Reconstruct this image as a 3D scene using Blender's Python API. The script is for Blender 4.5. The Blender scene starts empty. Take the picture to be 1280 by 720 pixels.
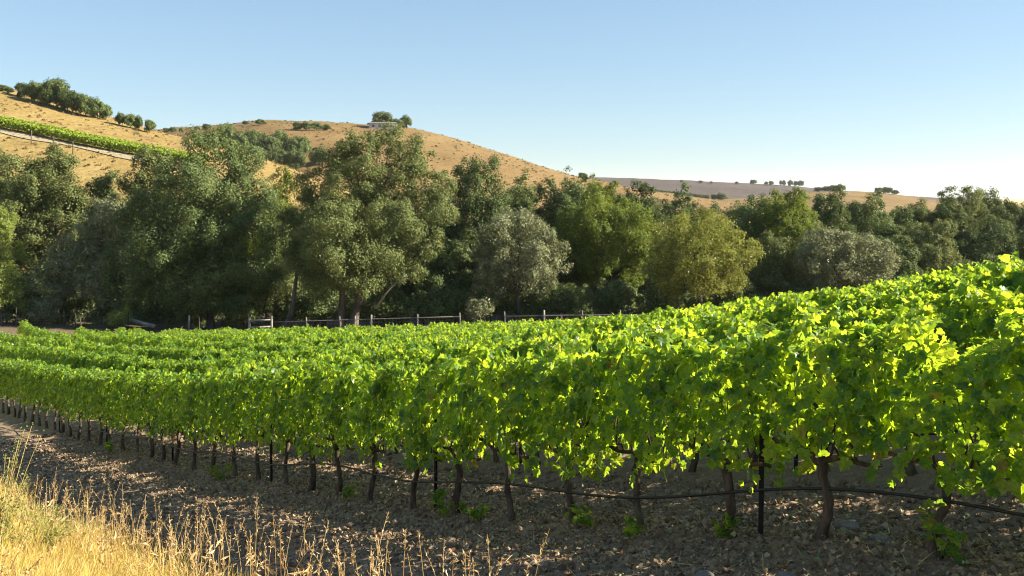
import bpy, math, random
import numpy as np
from mathutils import Vector, Matrix

rad = math.radians
scene = bpy.context.scene
COL = scene.collection
rng = np.random.default_rng(7)
random.seed(7)

# ------------------------------------------------------------------ camera, sky, sun, exposure
F, CX, HY = 1138.0, 640.0, 247.0          # focal length, centre column and horizon line of the 1280 px wide picture
cam = bpy.data.cameras.new('camera')
cam.lens = 32.0; cam.sensor_width = 36.0
cam.shift_y = -(360.0 - HY) / 1280.0
cam.clip_start = 0.1; cam.clip_end = 20000
camo = bpy.data.objects.new('camera', cam); COL.objects.link(camo)
camo.location = (0, 0, 0); camo.rotation_euler = (rad(90), 0, 0)
scene.camera = camo

SUN_AZ, SUN_EL = 90.0, 30.0               # degrees right of the view direction, above the horizon
world = bpy.data.worlds.new('World'); scene.world = world; world.use_nodes = True
wn = world.node_tree.nodes; wl = world.node_tree.links
bg = wn['Background']; bg.inputs['Strength'].default_value = 0.094
sky = wn.new('ShaderNodeTexSky'); sky.sky_type = 'NISHITA'; sky.sun_disc = False
sky.sun_elevation = rad(SUN_EL); sky.sun_rotation = rad(SUN_AZ)
sky.air_density = 1.0; sky.dust_density = 0.0; sky.ozone_density = 2.2; sky.altitude = 100
gm = wn.new('ShaderNodeGamma'); gm.inputs['Gamma'].default_value = 0.52      # flatter falloff towards the horizon, as on a hazy morning
wl.new(sky.outputs['Color'], gm.inputs['Color']); hv = wn.new('ShaderNodeHueSaturation'); hv.inputs['Saturation'].default_value = 1.22
wl.new(gm.outputs['Color'], hv.inputs['Color']); tn = wn.new('ShaderNodeMix'); tn.data_type = 'RGBA'; tn.blend_type = 'MULTIPLY'; tn.inputs[0].default_value = 1; tn.inputs[7].default_value = (.84, .975, 1.07, 1)
wl.new(hv.outputs['Color'], tn.inputs[6]); wl.new(tn.outputs[2], bg.inputs['Color'])
sd = bpy.data.lights.new('sun', 'SUN'); sd.energy = 5.0; sd.angle = rad(0.5); sd.color = (1.0, 0.90, 0.72)
so = bpy.data.objects.new('sun', sd); COL.objects.link(so)
S = Vector((math.sin(rad(SUN_AZ)) * math.cos(rad(SUN_EL)), math.cos(rad(SUN_AZ)) * math.cos(rad(SUN_EL)), math.sin(rad(SUN_EL))))
so.rotation_euler = S.to_track_quat('Z', 'Y').to_euler(); so.location = S * 300
scene.view_settings.view_transform = 'Standard'; scene.view_settings.look = 'None'
scene.view_settings.gamma = 1; scene.view_settings.use_curve_mapping = False
scene.view_settings.exposure = 1.85
scene.cycles.max_bounces = 12; scene.cycles.transmission_bounces = 8; scene.cycles.diffuse_bounces = 9
scene.cycles.volume_bounces = 1; scene.cycles.filter_width = 1.1; scene.cycles.use_denoising = True; scene.cycles.use_adaptive_sampling = False; scene.cycles.sample_clamp_indirect = 1.5

# ------------------------------------------------------------------ helpers
def at(px, py, Y):
    return np.array([(px - CX) / F * Y, Y, -(py - HY) / F * Y])

def tag(o, label=None, cat=None, group=None, kind=None):
    if label: o['label'] = label
    if cat: o['category'] = cat
    if group: o['group'] = group
    if kind: o['kind'] = kind
    return o

def link(name, me, mat=None, parent=None):
    o = bpy.data.objects.new(name, me); COL.objects.link(o)
    if mat is not None and len(me.materials) == 0: me.materials.append(mat)
    if parent is not None: o.parent = parent
    return o

def empty(name, loc, rz=0.0):
    o = bpy.data.objects.new(name, None); COL.objects.link(o)
    o.location = loc; o.rotation_euler = (0, 0, rz); o.empty_display_size = 0.2
    return o

def copy_tree(o, parent=None):
    c = o.copy(); COL.objects.link(c)
    if parent is not None: c.parent = parent
    for ch in list(o.children): copy_tree(ch, c)
    return c

def mesh_np(name, V, Fc, smooth=True, attrs=None):
    """V (n,3); Fc (m,k) with constant k"""
    V = np.ascontiguousarray(V, np.float32); Fc = np.ascontiguousarray(Fc, np.int32)
    m, k = Fc.shape
    me = bpy.data.meshes.new(name)
    me.vertices.add(len(V)); me.vertices.foreach_set('co', V.ravel())
    me.loops.add(m * k); me.loops.foreach_set('vertex_index', Fc.ravel())
    me.polygons.add(m); me.polygons.foreach_set('loop_start', np.arange(0, m * k, k, dtype=np.int32))
    me.polygons.foreach_set('use_smooth', np.full(m, smooth, bool))
    if attrs:
        for n_, a in attrs.items():
            at_ = me.attributes.new(n_, 'FLOAT', 'POINT'); at_.data.foreach_set('value', np.asarray(a, np.float32))
    me.update(calc_edges=True); me.validate()
    return me

def norm(a):
    return a / np.maximum(np.linalg.norm(a, axis=-1, keepdims=True), 1e-9)

def hash2(ix, iy, seed):
    h = (ix.astype(np.int64) * 374761393 + iy.astype(np.int64) * 668265263 + seed * 974634777) & 0x7fffffff
    h = ((h ^ (h >> 13)) * 1274126177) & 0x7fffffff
    return ((h ^ (h >> 16)) & 0xffff) / 65535.0

def vnoise(x, y, seed=0):
    ix = np.floor(x); iy = np.floor(y); fx = x - ix; fy = y - iy
    fx = fx * fx * (3 - 2 * fx); fy = fy * fy * (3 - 2 * fy)
    a = hash2(ix, iy, seed); b = hash2(ix + 1, iy, seed); c = hash2(ix, iy + 1, seed); d = hash2(ix + 1, iy + 1, seed)
    return (a * (1 - fx) + b * fx) * (1 - fy) + (c * (1 - fx) + d * fx) * fy

def fbm(x, y, seed=0, oct=4):
    s = 0; a = 0.5
    for i in range(oct):
        s = s + a * (vnoise(x, y, seed + i * 17) - 0.5); x = x * 2.03; y = y * 2.03; a *= 0.5
    return s

def sstep(a, b, x):
    t = np.clip((x - a) / (b - a), 0, 1); return t * t * (3 - 2 * t)

class MB:
    """collects tubes and boxes into one triangle/quad mesh"""
    def __init__(self): self.v = []; self.f = []; self.n = 0
    def tube(self, pts, radii, seg=8, jitter=0.0, cap=True):
        pts = np.asarray(pts, float); n = len(pts)
        radii = np.broadcast_to(np.asarray(radii, float), (n,))
        T = np.gradient(pts, axis=0); T = norm(T)
        ref = np.array([0, 0, 1.0]) if abs(T[0][2]) < 0.8 else np.array([1.0, 0, 0])
        base = self.n
        for i in range(n):
            a = norm(np.cross(T[i], ref)); b = np.cross(T[i], a)
            for k in range(seg):
                t = 2 * math.pi * k / seg
                r = radii[i] * (1 + jitter * (random.random() - 0.5) * 2)
                self.v.append(pts[i] + r * (math.cos(t) * a + math.sin(t) * b))
        for i in range(n - 1):
            for k in range(seg):
                k2 = (k + 1) % seg
                self.f.append((base + i * seg + k, base + i * seg + k2, base + (i + 1) * seg + k2, base + (i + 1) * seg + k))
        self.n += n * seg
        if cap:
            for e in (0, n - 1):
                c = self.n; self.v.append(pts[e]); self.n += 1
                for k in range(seg):
                    k2 = (k + 1) % seg
                    q = (base + e * seg + k, base + e * seg + k2, c)
                    self.f.append(q if e else q[::-1])
    def box(self, c, size, rz=0.0):
        cx, cy, cz = c; sx, sy, sz = (s / 2 for s in size); b = self.n
        co, si = math.cos(rz), math.sin(rz)
        for z in (-sz, sz):
            for x, y in ((-sx, -sy), (sx, -sy), (sx, sy), (-sx, sy)):
                self.v.append(np.array([cx + x * co - y * si, cy + x * si + y * co, cz + z]))
        self.f += [(b, b + 3, b + 2, b + 1), (b + 4, b + 5, b + 6, b + 7), (b, b + 1, b + 5, b + 4), (b + 1, b + 2, b + 6, b + 5), (b + 2, b + 3, b + 7, b + 6), (b + 3, b, b + 4, b + 7)]
        self.n += 8
    def build(self, name, mat, parent=None, smooth=True):
        me = bpy.data.meshes.new(name)
        me.from_pydata([tuple(map(float, p)) for p in self.v], [], self.f)
        if smooth: me.polygons.foreach_set('use_smooth', np.ones(len(me.polygons), bool))
        me.update()
        return link(name, me, mat, parent)

# ------------------------------------------------------------------ materials
def new_mat(name):
    m = bpy.data.materials.new(name); m.use_nodes = True
    nt = m.node_tree; nt.nodes.clear()
    out = nt.nodes.new('ShaderNodeOutputMaterial')
    return m, nt, out

def ramp(nt, src, stops):
    r = nt.nodes.new('ShaderNodeValToRGB'); e = r.color_ramp.elements
    while len(e) < len(stops): e.new(0.5)
    for i, (p, c) in enumerate(stops):
        e[i].position = p; e[i].color = (*c, 1)
    nt.links.new(src, r.inputs['Fac']); return r.outputs['Color']

def noise(nt, scale, detail=5, rough=0.6, coord='Object', vec=None):
    n = nt.nodes.new('ShaderNodeTexNoise'); n.inputs['Scale'].default_value = scale
    n.inputs['Detail'].default_value = detail; n.inputs['Roughness'].default_value = rough
    if vec is None:
        g = nt.nodes.new('ShaderNodeNewGeometry'); vec = g.outputs['Position']
        if coord == 'Object':
            t = nt.nodes.new('ShaderNodeTexCoord'); vec = t.outputs['Object']
    nt.links.new(vec, n.inputs['Vector']); return n.outputs['Fac']

def mixc(nt, fac, a, b, mode='MIX'):
    m = nt.nodes.new('ShaderNodeMix'); m.data_type = 'RGBA'; m.blend_type = mode
    for s, v in ((m.inputs[0], fac), (m.inputs[6], a), (m.inputs[7], b)):
        if isinstance(v, (int, float)): s.default_value = v
        elif isinstance(v, tuple): s.default_value = (*v, 1)
        else: nt.links.new(v, s)
    return m.outputs[2]

def leaf_mat(name, refl, trans, tfac=0.45, gloss=0.08, rough=0.4, obj_var=0.0, under=None):
    """refl/trans: colour stops over a per-leaf random number"""
    m, nt, out = new_mat(name)
    g = nt.nodes.new('ShaderNodeNewGeometry'); rnd = g.outputs['Random Per Island']
    cr = ramp(nt, rnd, refl); ct = ramp(nt, rnd, trans)
    if obj_var:
        oi = nt.nodes.new('ShaderNodeObjectInfo')
        hs = nt.nodes.new('ShaderNodeMapRange'); hs.inputs[3].default_value = 1 - obj_var; hs.inputs[4].default_value = 1 + obj_var
        nt.links.new(oi.outputs['Random'], hs.inputs[0])
        cr = mixc(nt, 1.0, cr, hs.outputs[0], 'MULTIPLY'); ct = mixc(nt, 1.0, ct, hs.outputs[0], 'MULTIPLY')
    if under:
        cr = mixc(nt, g.outputs['Backfacing'], cr, under)
        tc = nt.nodes.new('ShaderNodeTexCoord')
        bl = ramp(nt, noise(nt, 38, 4, .7, vec=tc.outputs['Object']), [(.3, (.55, .6, .6)), (.55, (1, 1, 1)), (.75, (1.25, 1.2, 1.0))])
        cr = mixc(nt, 1.0, cr, bl, 'MULTIPLY'); ct = mixc(nt, 1.0, ct, bl, 'MULTIPLY')
    d = nt.nodes.new('ShaderNodeBsdfDiffuse'); nt.links.new(cr, d.inputs['Color'])
    t = nt.nodes.new('ShaderNodeBsdfTranslucent'); nt.links.new(ct, t.inputs['Color'])
    mx = nt.nodes.new('ShaderNodeMixShader'); mx.inputs[0].default_value = tfac
    nt.links.new(d.outputs[0], mx.inputs[1]); nt.links.new(t.outputs[0], mx.inputs[2])
    gl = nt.nodes.new('ShaderNodeBsdfGlossy'); gl.inputs['Roughness'].default_value = rough
    gl.inputs['Color'].default_value = (0.9, 0.95, 0.9, 1)
    fr = nt.nodes.new('ShaderNodeFresnel'); fr.inputs['IOR'].default_value = 1.4
    mul = nt.nodes.new('ShaderNodeMath'); mul.operation = 'MULTIPLY'; mul.inputs[1].default_value = gloss * 5
    nt.links.new(fr.outputs[0], mul.inputs[0])
    m2 = nt.nodes.new('ShaderNodeMixShader'); nt.links.new(mul.outputs[0], m2.inputs[0])
    nt.links.new(mx.outputs[0], m2.inputs[1]); nt.links.new(gl.outputs[0], m2.inputs[2])
    nt.links.new(m2.outputs[0], out.inputs['Surface'])
    return m

def solid_mat(name, stops, scale=6.0, rough=0.85, bump=0.3, bscale=30.0, spec=0.3, metallic=0.0, stretch=None, bdist=0.02):
    m, nt, out = new_mat(name)
    p = nt.nodes.new('ShaderNodeBsdfPrincipled')
    tc = nt.nodes.new('ShaderNodeTexCoord'); vec = tc.outputs['Object']
    if stretch:
        mp = nt.nodes.new('ShaderNodeMapping'); mp.inputs['Scale'].default_value = stretch
        nt.links.new(vec, mp.inputs['Vector']); vec = mp.outputs['Vector']
    c = ramp(nt, noise(nt, scale, vec=vec), stops)
    nt.links.new(c, p.inputs['Base Color'])
    p.inputs['Roughness'].default_value = rough; p.inputs['Specular IOR Level'].default_value = spec
    p.inputs['Metallic'].default_value = metallic
    if bump:
        b = nt.nodes.new('ShaderNodeBump'); b.inputs['Strength'].default_value = bump; b.inputs['Distance'].default_value = bdist
        nt.links.new(noise(nt, bscale, vec=vec), b.inputs['Height']); nt.links.new(b.outputs[0], p.inputs['Normal'])
    nt.links.new(p.outputs[0], out.inputs['Surface'])
    return m

M = {}
M['vine_leaf'] = leaf_mat('vine_leaf', [(0, (.045, .11, .036)), (.25, (.065, .15, .03)), (.6, (.105, .20, .032)), (.92, (.15, .24, .035)), (.97, (.17, .20, .04)), (1, (.22, .13, .05))],
                          [(0, (.26, .44, .03)), (.3, (.46, .63, .03)), (.7, (.60, .76, .035)), (.97, (.74, .80, .05)), (1, (.60, .42, .06))], tfac=.58, gloss=.06, rough=.36, under=(.09, .15, .05))
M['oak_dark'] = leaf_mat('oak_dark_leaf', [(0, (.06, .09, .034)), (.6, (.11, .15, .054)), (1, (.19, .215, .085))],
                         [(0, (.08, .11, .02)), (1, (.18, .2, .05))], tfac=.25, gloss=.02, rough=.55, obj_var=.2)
M['oak_olive'] = leaf_mat('oak_olive_leaf', [(0, (.085, .113, .038)), (.6, (.145, .175, .06)), (1, (.225, .245, .10))],
                          [(0, (.12, .14, .03)), (1, (.26, .26, .08))], tfac=.3, gloss=.02, rough=.55, obj_var=.15)
M['oak_green'] = leaf_mat('oak_green_leaf', [(0, (.07, .10, .02)), (.6, (.12, .155, .03)), (1, (.17, .2, .045))],
                          [(0, (.14, .18, .02)), (1, (.3, .34, .05))], tfac=.35, gloss=.02, rough=.55, obj_var=.15)
M['grey_leaf'] = leaf_mat('grey_green_leaf', [(0, (.13, .15, .075)), (.6, (.22, .235, .125)), (1, (.32, .325, .19))],
                          [(0, (.15, .16, .06)), (1, (.28, .28, .12))], tfac=.3, gloss=.02, rough=.55)
M['willow_leaf'] = leaf_mat('willow_leaf', [(0, (.09, .105, .025)), (.6, (.15, .165, .035)), (1, (.22, .22, .06))],
                            [(0, (.22, .24, .03)), (1, (.42, .42, .08))], tfac=.42, gloss=.02, rough=.55)
M['bright_leaf'] = leaf_mat('bright_shrub_leaf', [(0, (.10, .14, .03)), (.6, (.17, .22, .05)), (1, (.26, .29, .08))],
                            [(0, (.28, .34, .04)), (1, (.5, .52, .1))], tfac=.45, gloss=.05, rough=.45)
M['far_vine'] = leaf_mat('hillside_vine_leaf', [(0, (.17, .25, .03)), (.6, (.26, .33, .045)), (1, (.34, .38, .06))], [(0, (.3, .42, .04)), (1, (.55, .62, .06))], .4, .02, .5)
M['bark'] = solid_mat('oak_bark', [(.3, (.05, .04, .032)), (.6, (.12, .10, .085)), (.8, (.2, .18, .155))], 3, .9, .8, 14, .2, stretch=(1, 1, .25), bdist=.05)
M['vine_bark'] = solid_mat('vine_bark', [(.3, (.035, .026, .02)), (.5, (.085, .063, .047)), (.75, (.19, .14, .105))], 14, .95, 1.0, 60, .15, stretch=(1, 1, .16), bdist=.012)
M['shoot'] = solid_mat('green_shoot', [(.3, (.10, .14, .03)), (.8, (.2, .15, .07))], 20, .6, 0)
M['stake'] = solid_mat('dark_metal_stake', [(.3, (.012, .011, .011)), (.7, (.035, .026, .022))], 25, .6, .2, 90, .4, metallic=.3)
M['hose'] = solid_mat('black_hose', [(.3, (.008, .008, .008)), (.8, (.022, .02, .019))], 18, .5, .1, 50, .4)
M['wire'] = solid_mat('fence_wire', [(.3, (.08, .075, .07)), (.8, (.2, .19, .18))], 10, .5, 0, metallic=.6)
M['old_wood'] = solid_mat('weathered_wood', [(.3, (.13, .115, .10)), (.6, (.24, .22, .195)), (.8, (.36, .34, .31))], 4, .9, .5, 30, .2, stretch=(1, 1, .15))
M['dead_wood'] = solid_mat('dead_wood', [(.3, (.16, .14, .12)), (.7, (.36, .33, .29))], 4, .9, .4, 30, .2)
M['white_wall'] = solid_mat('white_painted_wall', [(.3, (.36, .355, .34)), (.8, (.46, .45, .43))], .5, .8, .1)
M['roof'] = solid_mat('grey_roof', [(.3, (.12, .11, .105)), (.8, (.2, .19, .18))], .5, .8, .2)
M['glass'] = solid_mat('dark_window_glass', [(.3, (.02, .025, .03)), (.8, (.03, .035, .04))], 2, .1, 0, spec=.6)
M['stone'] = solid_mat('grey_stone', [(.3, (.10, .085, .075)), (.7, (.24, .21, .19))], 9, .9, .6, 35, .2)

def straw_mat(name, stops, tr, tfac=.4, gloss=.03):
    m = leaf_mat(name, stops, tr, tfac, gloss, .5); return m
M['straw'] = straw_mat('dry_grass', [(0, (0.361, 0.224, 0.048)), (.35, (0.533, 0.361, 0.088)), (.75, (0.654, 0.482, 0.144)), (1, (0.396, 0.378, 0.072))],
                       [(0, (0.38, 0.25, 0.07)), (.5, (0.60, 0.45, 0.16)), (1, (0.50, 0.45, 0.13))], .42)
M['green_straw'] = straw_mat('greenish_grass', [(0, (0.255, 0.230, 0.060)), (.5, (0.357, 0.315, 0.085)), (1, (0.425, 0.374, 0.119))],
                             [(0, (.45, .42, .07)), (1, (.66, .58, .14))], .42)
M['stalk'] = straw_mat('dry_stalk', [(0, (.30, .19, .08)), (.6, (.5, .35, .16)), (1, (.64, .5, .27))], [(0, (.4, .25, .09)), (1, (.66, .48, .22))], .3)
M['litter'] = leaf_mat('leaf_litter', [(0, (.10, .07, .045)), (.4, (.26, .175, .10)), (.75, (.46, .33, .185)), (.9, (.24, .26, .16)), (1, (.36, .15, .07))],
                       [(0, (.12, .08, .04)), (1, (.34, .22, .10))], .15, .03)
def clod_mat():
    m, nt, out = new_mat('soil_clod')
    p = nt.nodes.new('ShaderNodeBsdfPrincipled'); g = nt.nodes.new('ShaderNodeNewGeometry')
    c = ramp(nt, g.outputs['Random Per Island'], [(0, (0.114, 0.077, 0.050)), (.6, (0.220, 0.154, 0.101)), (.95, (0.282, 0.202, 0.136)), (1, (0.334, 0.262, 0.189))])
    nt.links.new(c, p.inputs['Base Color']); p.inputs['Roughness'].default_value = .95; p.inputs['Specular IOR Level'].default_value = .15
    nt.links.new(p.outputs[0], out.inputs['Surface']); return m
M['clod'] = clod_mat()

def ground_mat():
    m, nt, out = new_mat('ground_soil')
    p = nt.nodes.new('ShaderNodeBsdfPrincipled')
    gp = nt.nodes.new('ShaderNodeNewGeometry').outputs['Position']
    n1 = noise(nt, 1.1, 6, .65, vec=gp); n2 = noise(nt, 16, 6, .75, vec=gp)
    soil = mixc(nt, .5, ramp(nt, n1, [(.3, (0.184, 0.128, 0.083)), (.55, (0.271, 0.194, 0.129)), (.75, (0.348, 0.256, 0.175))]),
                ramp(nt, n2, [(.3, (0.097, 0.068, 0.044)), (.5, (0.271, 0.194, 0.129)), (.68, (0.445, 0.335, 0.225))]))
    n3 = noise(nt, .35, 5, .7, vec=gp); n4 = noise(nt, 5, 6, .75, vec=gp)
    straw = mixc(nt, .5, ramp(nt, n3, [(.3, (.34, .23, .085)), (.55, (.47, .335, .13)), (.75, (.56, .43, .2))]),
                 ramp(nt, n4, [(.3, (.22, .145, .055)), (.5, (.42, .3, .12)), (.7, (.6, .46, .22))]))
    a = nt.nodes.new('ShaderNodeAttribute'); a.attribute_name = 'straw'
    c = mixc(nt, a.outputs['Fac'], soil, straw)
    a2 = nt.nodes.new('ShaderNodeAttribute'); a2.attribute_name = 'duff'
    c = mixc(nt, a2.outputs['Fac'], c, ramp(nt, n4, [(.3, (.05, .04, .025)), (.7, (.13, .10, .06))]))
    nt.links.new(c, p.inputs['Base Color']); p.inputs['Roughness'].default_value = .95; p.inputs['Specular IOR Level'].default_value = .15
    b = nt.nodes.new('ShaderNodeBump'); b.inputs['Strength'].default_value = .9; b.inputs['Distance'].default_value = .05
    nt.links.new(noise(nt, 22, 8, .75, vec=gp), b.inputs['Height']); nt.links.new(b.outputs[0], p.inputs['Normal'])
    nt.links.new(p.outputs[0], out.inputs['Surface']); return m
M['ground'] = ground_mat()

def hill_mat(name, lo, mid, hi, s=.05, fine=1.2, bump=.6, dark=None):
    m, nt, out = new_mat(name)
    p = nt.nodes.new('ShaderNodeBsdfPrincipled')
    gp = nt.nodes.new('ShaderNodeNewGeometry').outputs['Position']
    mp = nt.nodes.new('ShaderNodeMapping'); mp.inputs['Scale'].default_value = (1, .6, 2.2); nt.links.new(gp, mp.inputs['Vector'])
    v = mp.outputs['Vector']
    c = mixc(nt, .5, ramp(nt, noise(nt, s, 7, .65, vec=v), [(.34, lo), (.5, mid), (.66, hi)]),
             ramp(nt, noise(nt, fine, 6, .75, vec=v), [(.32, tuple(k * .55 for k in lo)), (.5, mid), (.68, hi)]))
    if dark:
        c = mixc(nt, ramp(nt, noise(nt, s * 5, 4, .6, vec=v), [(.58, (0, 0, 0)), (.68, (.8, .8, .8))]), c, dark)
    nt.links.new(c, p.inputs['Base Color']); p.inputs['Roughness'].default_value = .95; p.inputs['Specular IOR Level'].default_value = .1
    b = nt.nodes.new('ShaderNodeBump'); b.inputs['Strength'].default_value = bump; b.inputs['Distance'].default_value = .6
    nt.links.new(noise(nt, fine, 8, .75, vec=gp), b.inputs['Height']); nt.links.new(b.outputs[0], p.inputs['Normal'])
    nt.links.new(p.outputs[0], out.inputs['Surface']); return m
M['hill_gold'] = hill_mat('golden_hill_grass', (0.158, 0.106, 0.038), (0.238, 0.169, 0.060), (0.322, 0.246, 0.106), .05, .9, dark=(0.148, 0.095, 0.046))
M['hill_brown'] = hill_mat('brown_hill_grass', (0.106, 0.066, 0.028), (0.163, 0.108, 0.044), (0.220, 0.156, 0.072), .03, .5, dark=(.2, .12, .05))
M['hill_plough'] = hill_mat('bare_hill_soil', (0.051, 0.039, 0.034), (0.072, 0.056, 0.049), (0.102, 0.083, 0.072), .012, .1)
M['hill_track'] = hill_mat('pale_hill_track', (0.230, 0.187, 0.119), (0.289, 0.242, 0.162), (0.348, 0.306, 0.221), .1, 1.5)

# ------------------------------------------------------------------ terrain function
P0 = np.array([3.1, 6.3]); UD = np.array([-.629, .777]); VD = np.array([.777, .629])   # first row: origin, along, across
ROW = 2.45
_bu = np.array([-400, -30, -3, 0, 3, 6.4, 13.7, 22, 31.8, 40, 48, 55, 62, 73, 80, 110, 200, 9000.])
_bz = np.array([-2.0, -2.0, -2.3, -2.5, -3.22, -3.97, -5.2, -6.42, -7.52, -8.33, -9.1, -9.9, -10.55, -10.9, -11.0, -11.4, -12, -13])
_gu = np.arange(-60, 220, .25); _gz = np.interp(_gu, _bu, _bz)
_k = np.exp(-np.linspace(-2, 2, 25) ** 2); _k /= _k.sum()
_gz = np.convolve(np.pad(_gz, 12, mode='edge'), _k, mode='valid')
def uv(x, y):
    dx = x - P0[0]; dy = y - P0[1]
    return dx * UD[0] + dy * UD[1], dx * VD[0] + dy * VD[1]
def xy(u, v): return P0[0] + UD[0] * u + VD[0] * v, P0[1] + UD[1] * u + VD[1] * v
def zsmooth(x, y):
    x = np.asarray(x, float); y = np.asarray(y, float)
    u, v = uv(x, y)
    z = np.interp(u, _gu, _gz)
    vc = np.clip(v, 0, 48); uc = np.clip(u, 0, 75)
    z = z - .00135 * uc * np.maximum(0, vc - 8) + .034 * vc * sstep(26, 0, uc) * (u > -200)
    z = z + .85 * sstep(-2.9, -6.6, v) * sstep(60, 25, u)
    fx = [-400, 0, 325, 640, 800, 1000, 1300]; fy = [-10.1, -10.4, -10.75, -9.85, -9.4, -9.2, -9.0]   # the bank the fence stands on
    w = sstep(61, 69, y) * (1 - sstep(73, 84, y)); z = z * (1 - w) + np.interp(CX + F * x / np.maximum(y, 30), fx, fy) * w
    r = np.hypot(x, y); w = sstep(80, 135, r)
    return z * (1 - w) + (-11.8) * w
def ground_z(x, y):
    x = np.asarray(x, float); y = np.asarray(y, float)
    u, v = uv(x, y)
    z = zsmooth(x, y); r = np.hypot(x, y)
    near = sstep(60, 25, r); soil = sstep(-3.6, -2.6, v)
    z = z + near * (fbm(x * 1.3, y * 1.3, 3, 3) * .10 + soil * fbm(x * 7, y * 7, 5, 3) * .085)
    d = (v + ROW / 2) % ROW - ROW / 2
    z = z + .07 * np.exp(-(d / .3) ** 2) * (v > -1) * (v < 50) * near
    return z

def graded(lo, a, b, hi, step, g=1.13):
    mid = list(np.arange(a, b + 1e-6, step)); s = step; x = mid[-1]; up = []
    while x < hi: s *= g; x += s; up.append(x)
    s = step; x = a; dn = []
    while x > lo: s *= g; x -= s; dn.append(x)
    return np.array(dn[::-1] + mid + up)
gx = graded(-6000, -13, 9, 6000, .07); gy = graded(-3000, 2.5, 21, 9000, .07)
X, Yg = np.meshgrid(gx, gy); Z = ground_z(X, Yg)
nx, ny = len(gx), len(gy)
ii = np.arange(nx * ny).reshape(ny, nx)
quads = np.stack([ii[:-1, :-1], ii[:-1, 1:], ii[1:, 1:], ii[1:, :-1]], -1).reshape(-1, 4)
U_, V_ = uv(X, Yg); R_ = np.hypot(X, Yg)
edge = fbm(X * .9, Yg * .9, 11, 3)
strawm = sstep(-2.9, -3.5, V_ + edge * 1.2) * (1 - sstep(70, 90, R_)) + sstep(120, 150, R_)
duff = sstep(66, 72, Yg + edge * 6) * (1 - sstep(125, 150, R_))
gme = mesh_np('ground', np.stack([X, Yg, Z], -1).reshape(-1, 3), quads, True, {'straw': strawm.ravel().clip(0, 1), 'duff': duff.ravel()})
tag(link('ground', gme, M['ground']), kind='structure')

# ------------------------------------------------------------------ hills
class Hill:
    def __init__(self, name, pts, Db, Dr, zb, mat, pxs, seed, rough=.02, prof=1.0, n=110):
        px = np.arange(pxs[0], pxs[1] + 1, pxs[2])
        p = np.array(pts, float); ry = np.interp(px, p[:, 0], p[:, 1])
        ry = np.convolve(np.pad(ry, 6, mode='edge'), np.hanning(15)[1:-1] / np.hanning(15)[1:-1].sum(), mode='valid')
        Dr = np.interp(px, [pxs[0], pxs[1]], Dr) if isinstance(Dr, tuple) else np.full(len(px), float(Dr))
        zr = -(ry - HY) / F * Dr
        t = np.concatenate([np.linspace(0, 1, n), np.linspace(1, 2, 25)[1:]])
        D = Db + (Dr[None] - Db) * t[:, None]
        prof_ = np.where(t <= 1, np.sin(np.clip(t, 0, 1) * math.pi / 2) ** prof, np.cos(np.clip(t - 1, 0, 1) * math.pi / 2))
        Zh = zb + (zr[None] - zb) * prof_[:, None]
        Xh = (px[None] - CX) / F * D
        Zh = Zh + fbm(Xh * .02, D * .02, seed, 5) * (Dr.mean() * rough) * np.clip(np.minimum(t, 1.9 - t) * 3, 0, 1)[:, None] * np.clip(2.2 - 2 * np.abs(t - .5)[:, None], .15, 1)
        self.px, self.X, self.D, self.Z = px, Xh, D, Zh
        h, w = Xh.shape; i = np.arange(h * w).reshape(h, w)
        q = np.stack([i[:-1, :-1], i[:-1, 1:], i[1:, 1:], i[1:, :-1]], -1).reshape(-1, 4)
        self.ob = tag(link(name, mesh_np(name, np.stack([Xh, D, Zh], -1).reshape(-1, 3), q), mat), kind='structure')
    def point(self, px, py):
        """first place where the line of sight through a picture point meets the slope (else the crest)"""
        f = float(np.clip((px - self.px[0]) / (self.px[1] - self.px[0]), 0, len(self.px) - 1.001)); k = int(f); f -= k
        G = np.stack([self.X, self.D, self.Z], -1); L = G[:, k] * (1 - f) + G[:, k + 1] * f
        yy = HY - L[:, 2] / L[:, 1] * F
        hit = np.nonzero(yy <= py)[0]
        if not len(hit): return L[int(np.argmin(yy))]
        j = hit[0]
        if j == 0: return L[0]
        t = (yy[j - 1] - py) / max(yy[j - 1] - yy[j], 1e-6)
        return L[j - 1] * (1 - t) + L[j] * t
hillA = Hill('near_hill', [(-400, 30), (-200, 62), (0, 112), (70, 130), (130, 147), (200, 167), (260, 181), (300, 191), (365, 213), (430, 240), (520, 262)],
             128, (300, 190), -12, M['hill_gold'], (-400, 520, 4), 21, .008)
hillB = Hill('middle_hill', [(0, 215), (130, 178), (210, 166), (260, 161), (330, 154), (400, 156), (440, 159), (505, 163), (560, 175), (620, 192), (680, 211), (722, 222), (800, 238), (920, 256)],
             280, 560, -12, M['hill_brown'], (0, 920, 4), 31, .007)
hillC = Hill('far_ploughed_hill', [(560, 240), (680, 226), (730, 222.5), (790, 224), (900, 228), (1000, 234), (1100, 243), (1240, 252)],
             900, 1700, -14, M['hill_plough'], (560, 1240, 6), 41, .0025)
hillD = Hill('far_golden_hill', [(680, 262), (770, 238), (800, 239), (830, 243), (890, 249.5), (960, 247), (1010, 240), (1060, 238.5), (1110, 242), (1180, 252), (1260, 258)],
             420, 860, -13, M['hill_brown'], (680, 1260, 5), 51, .003)

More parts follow.
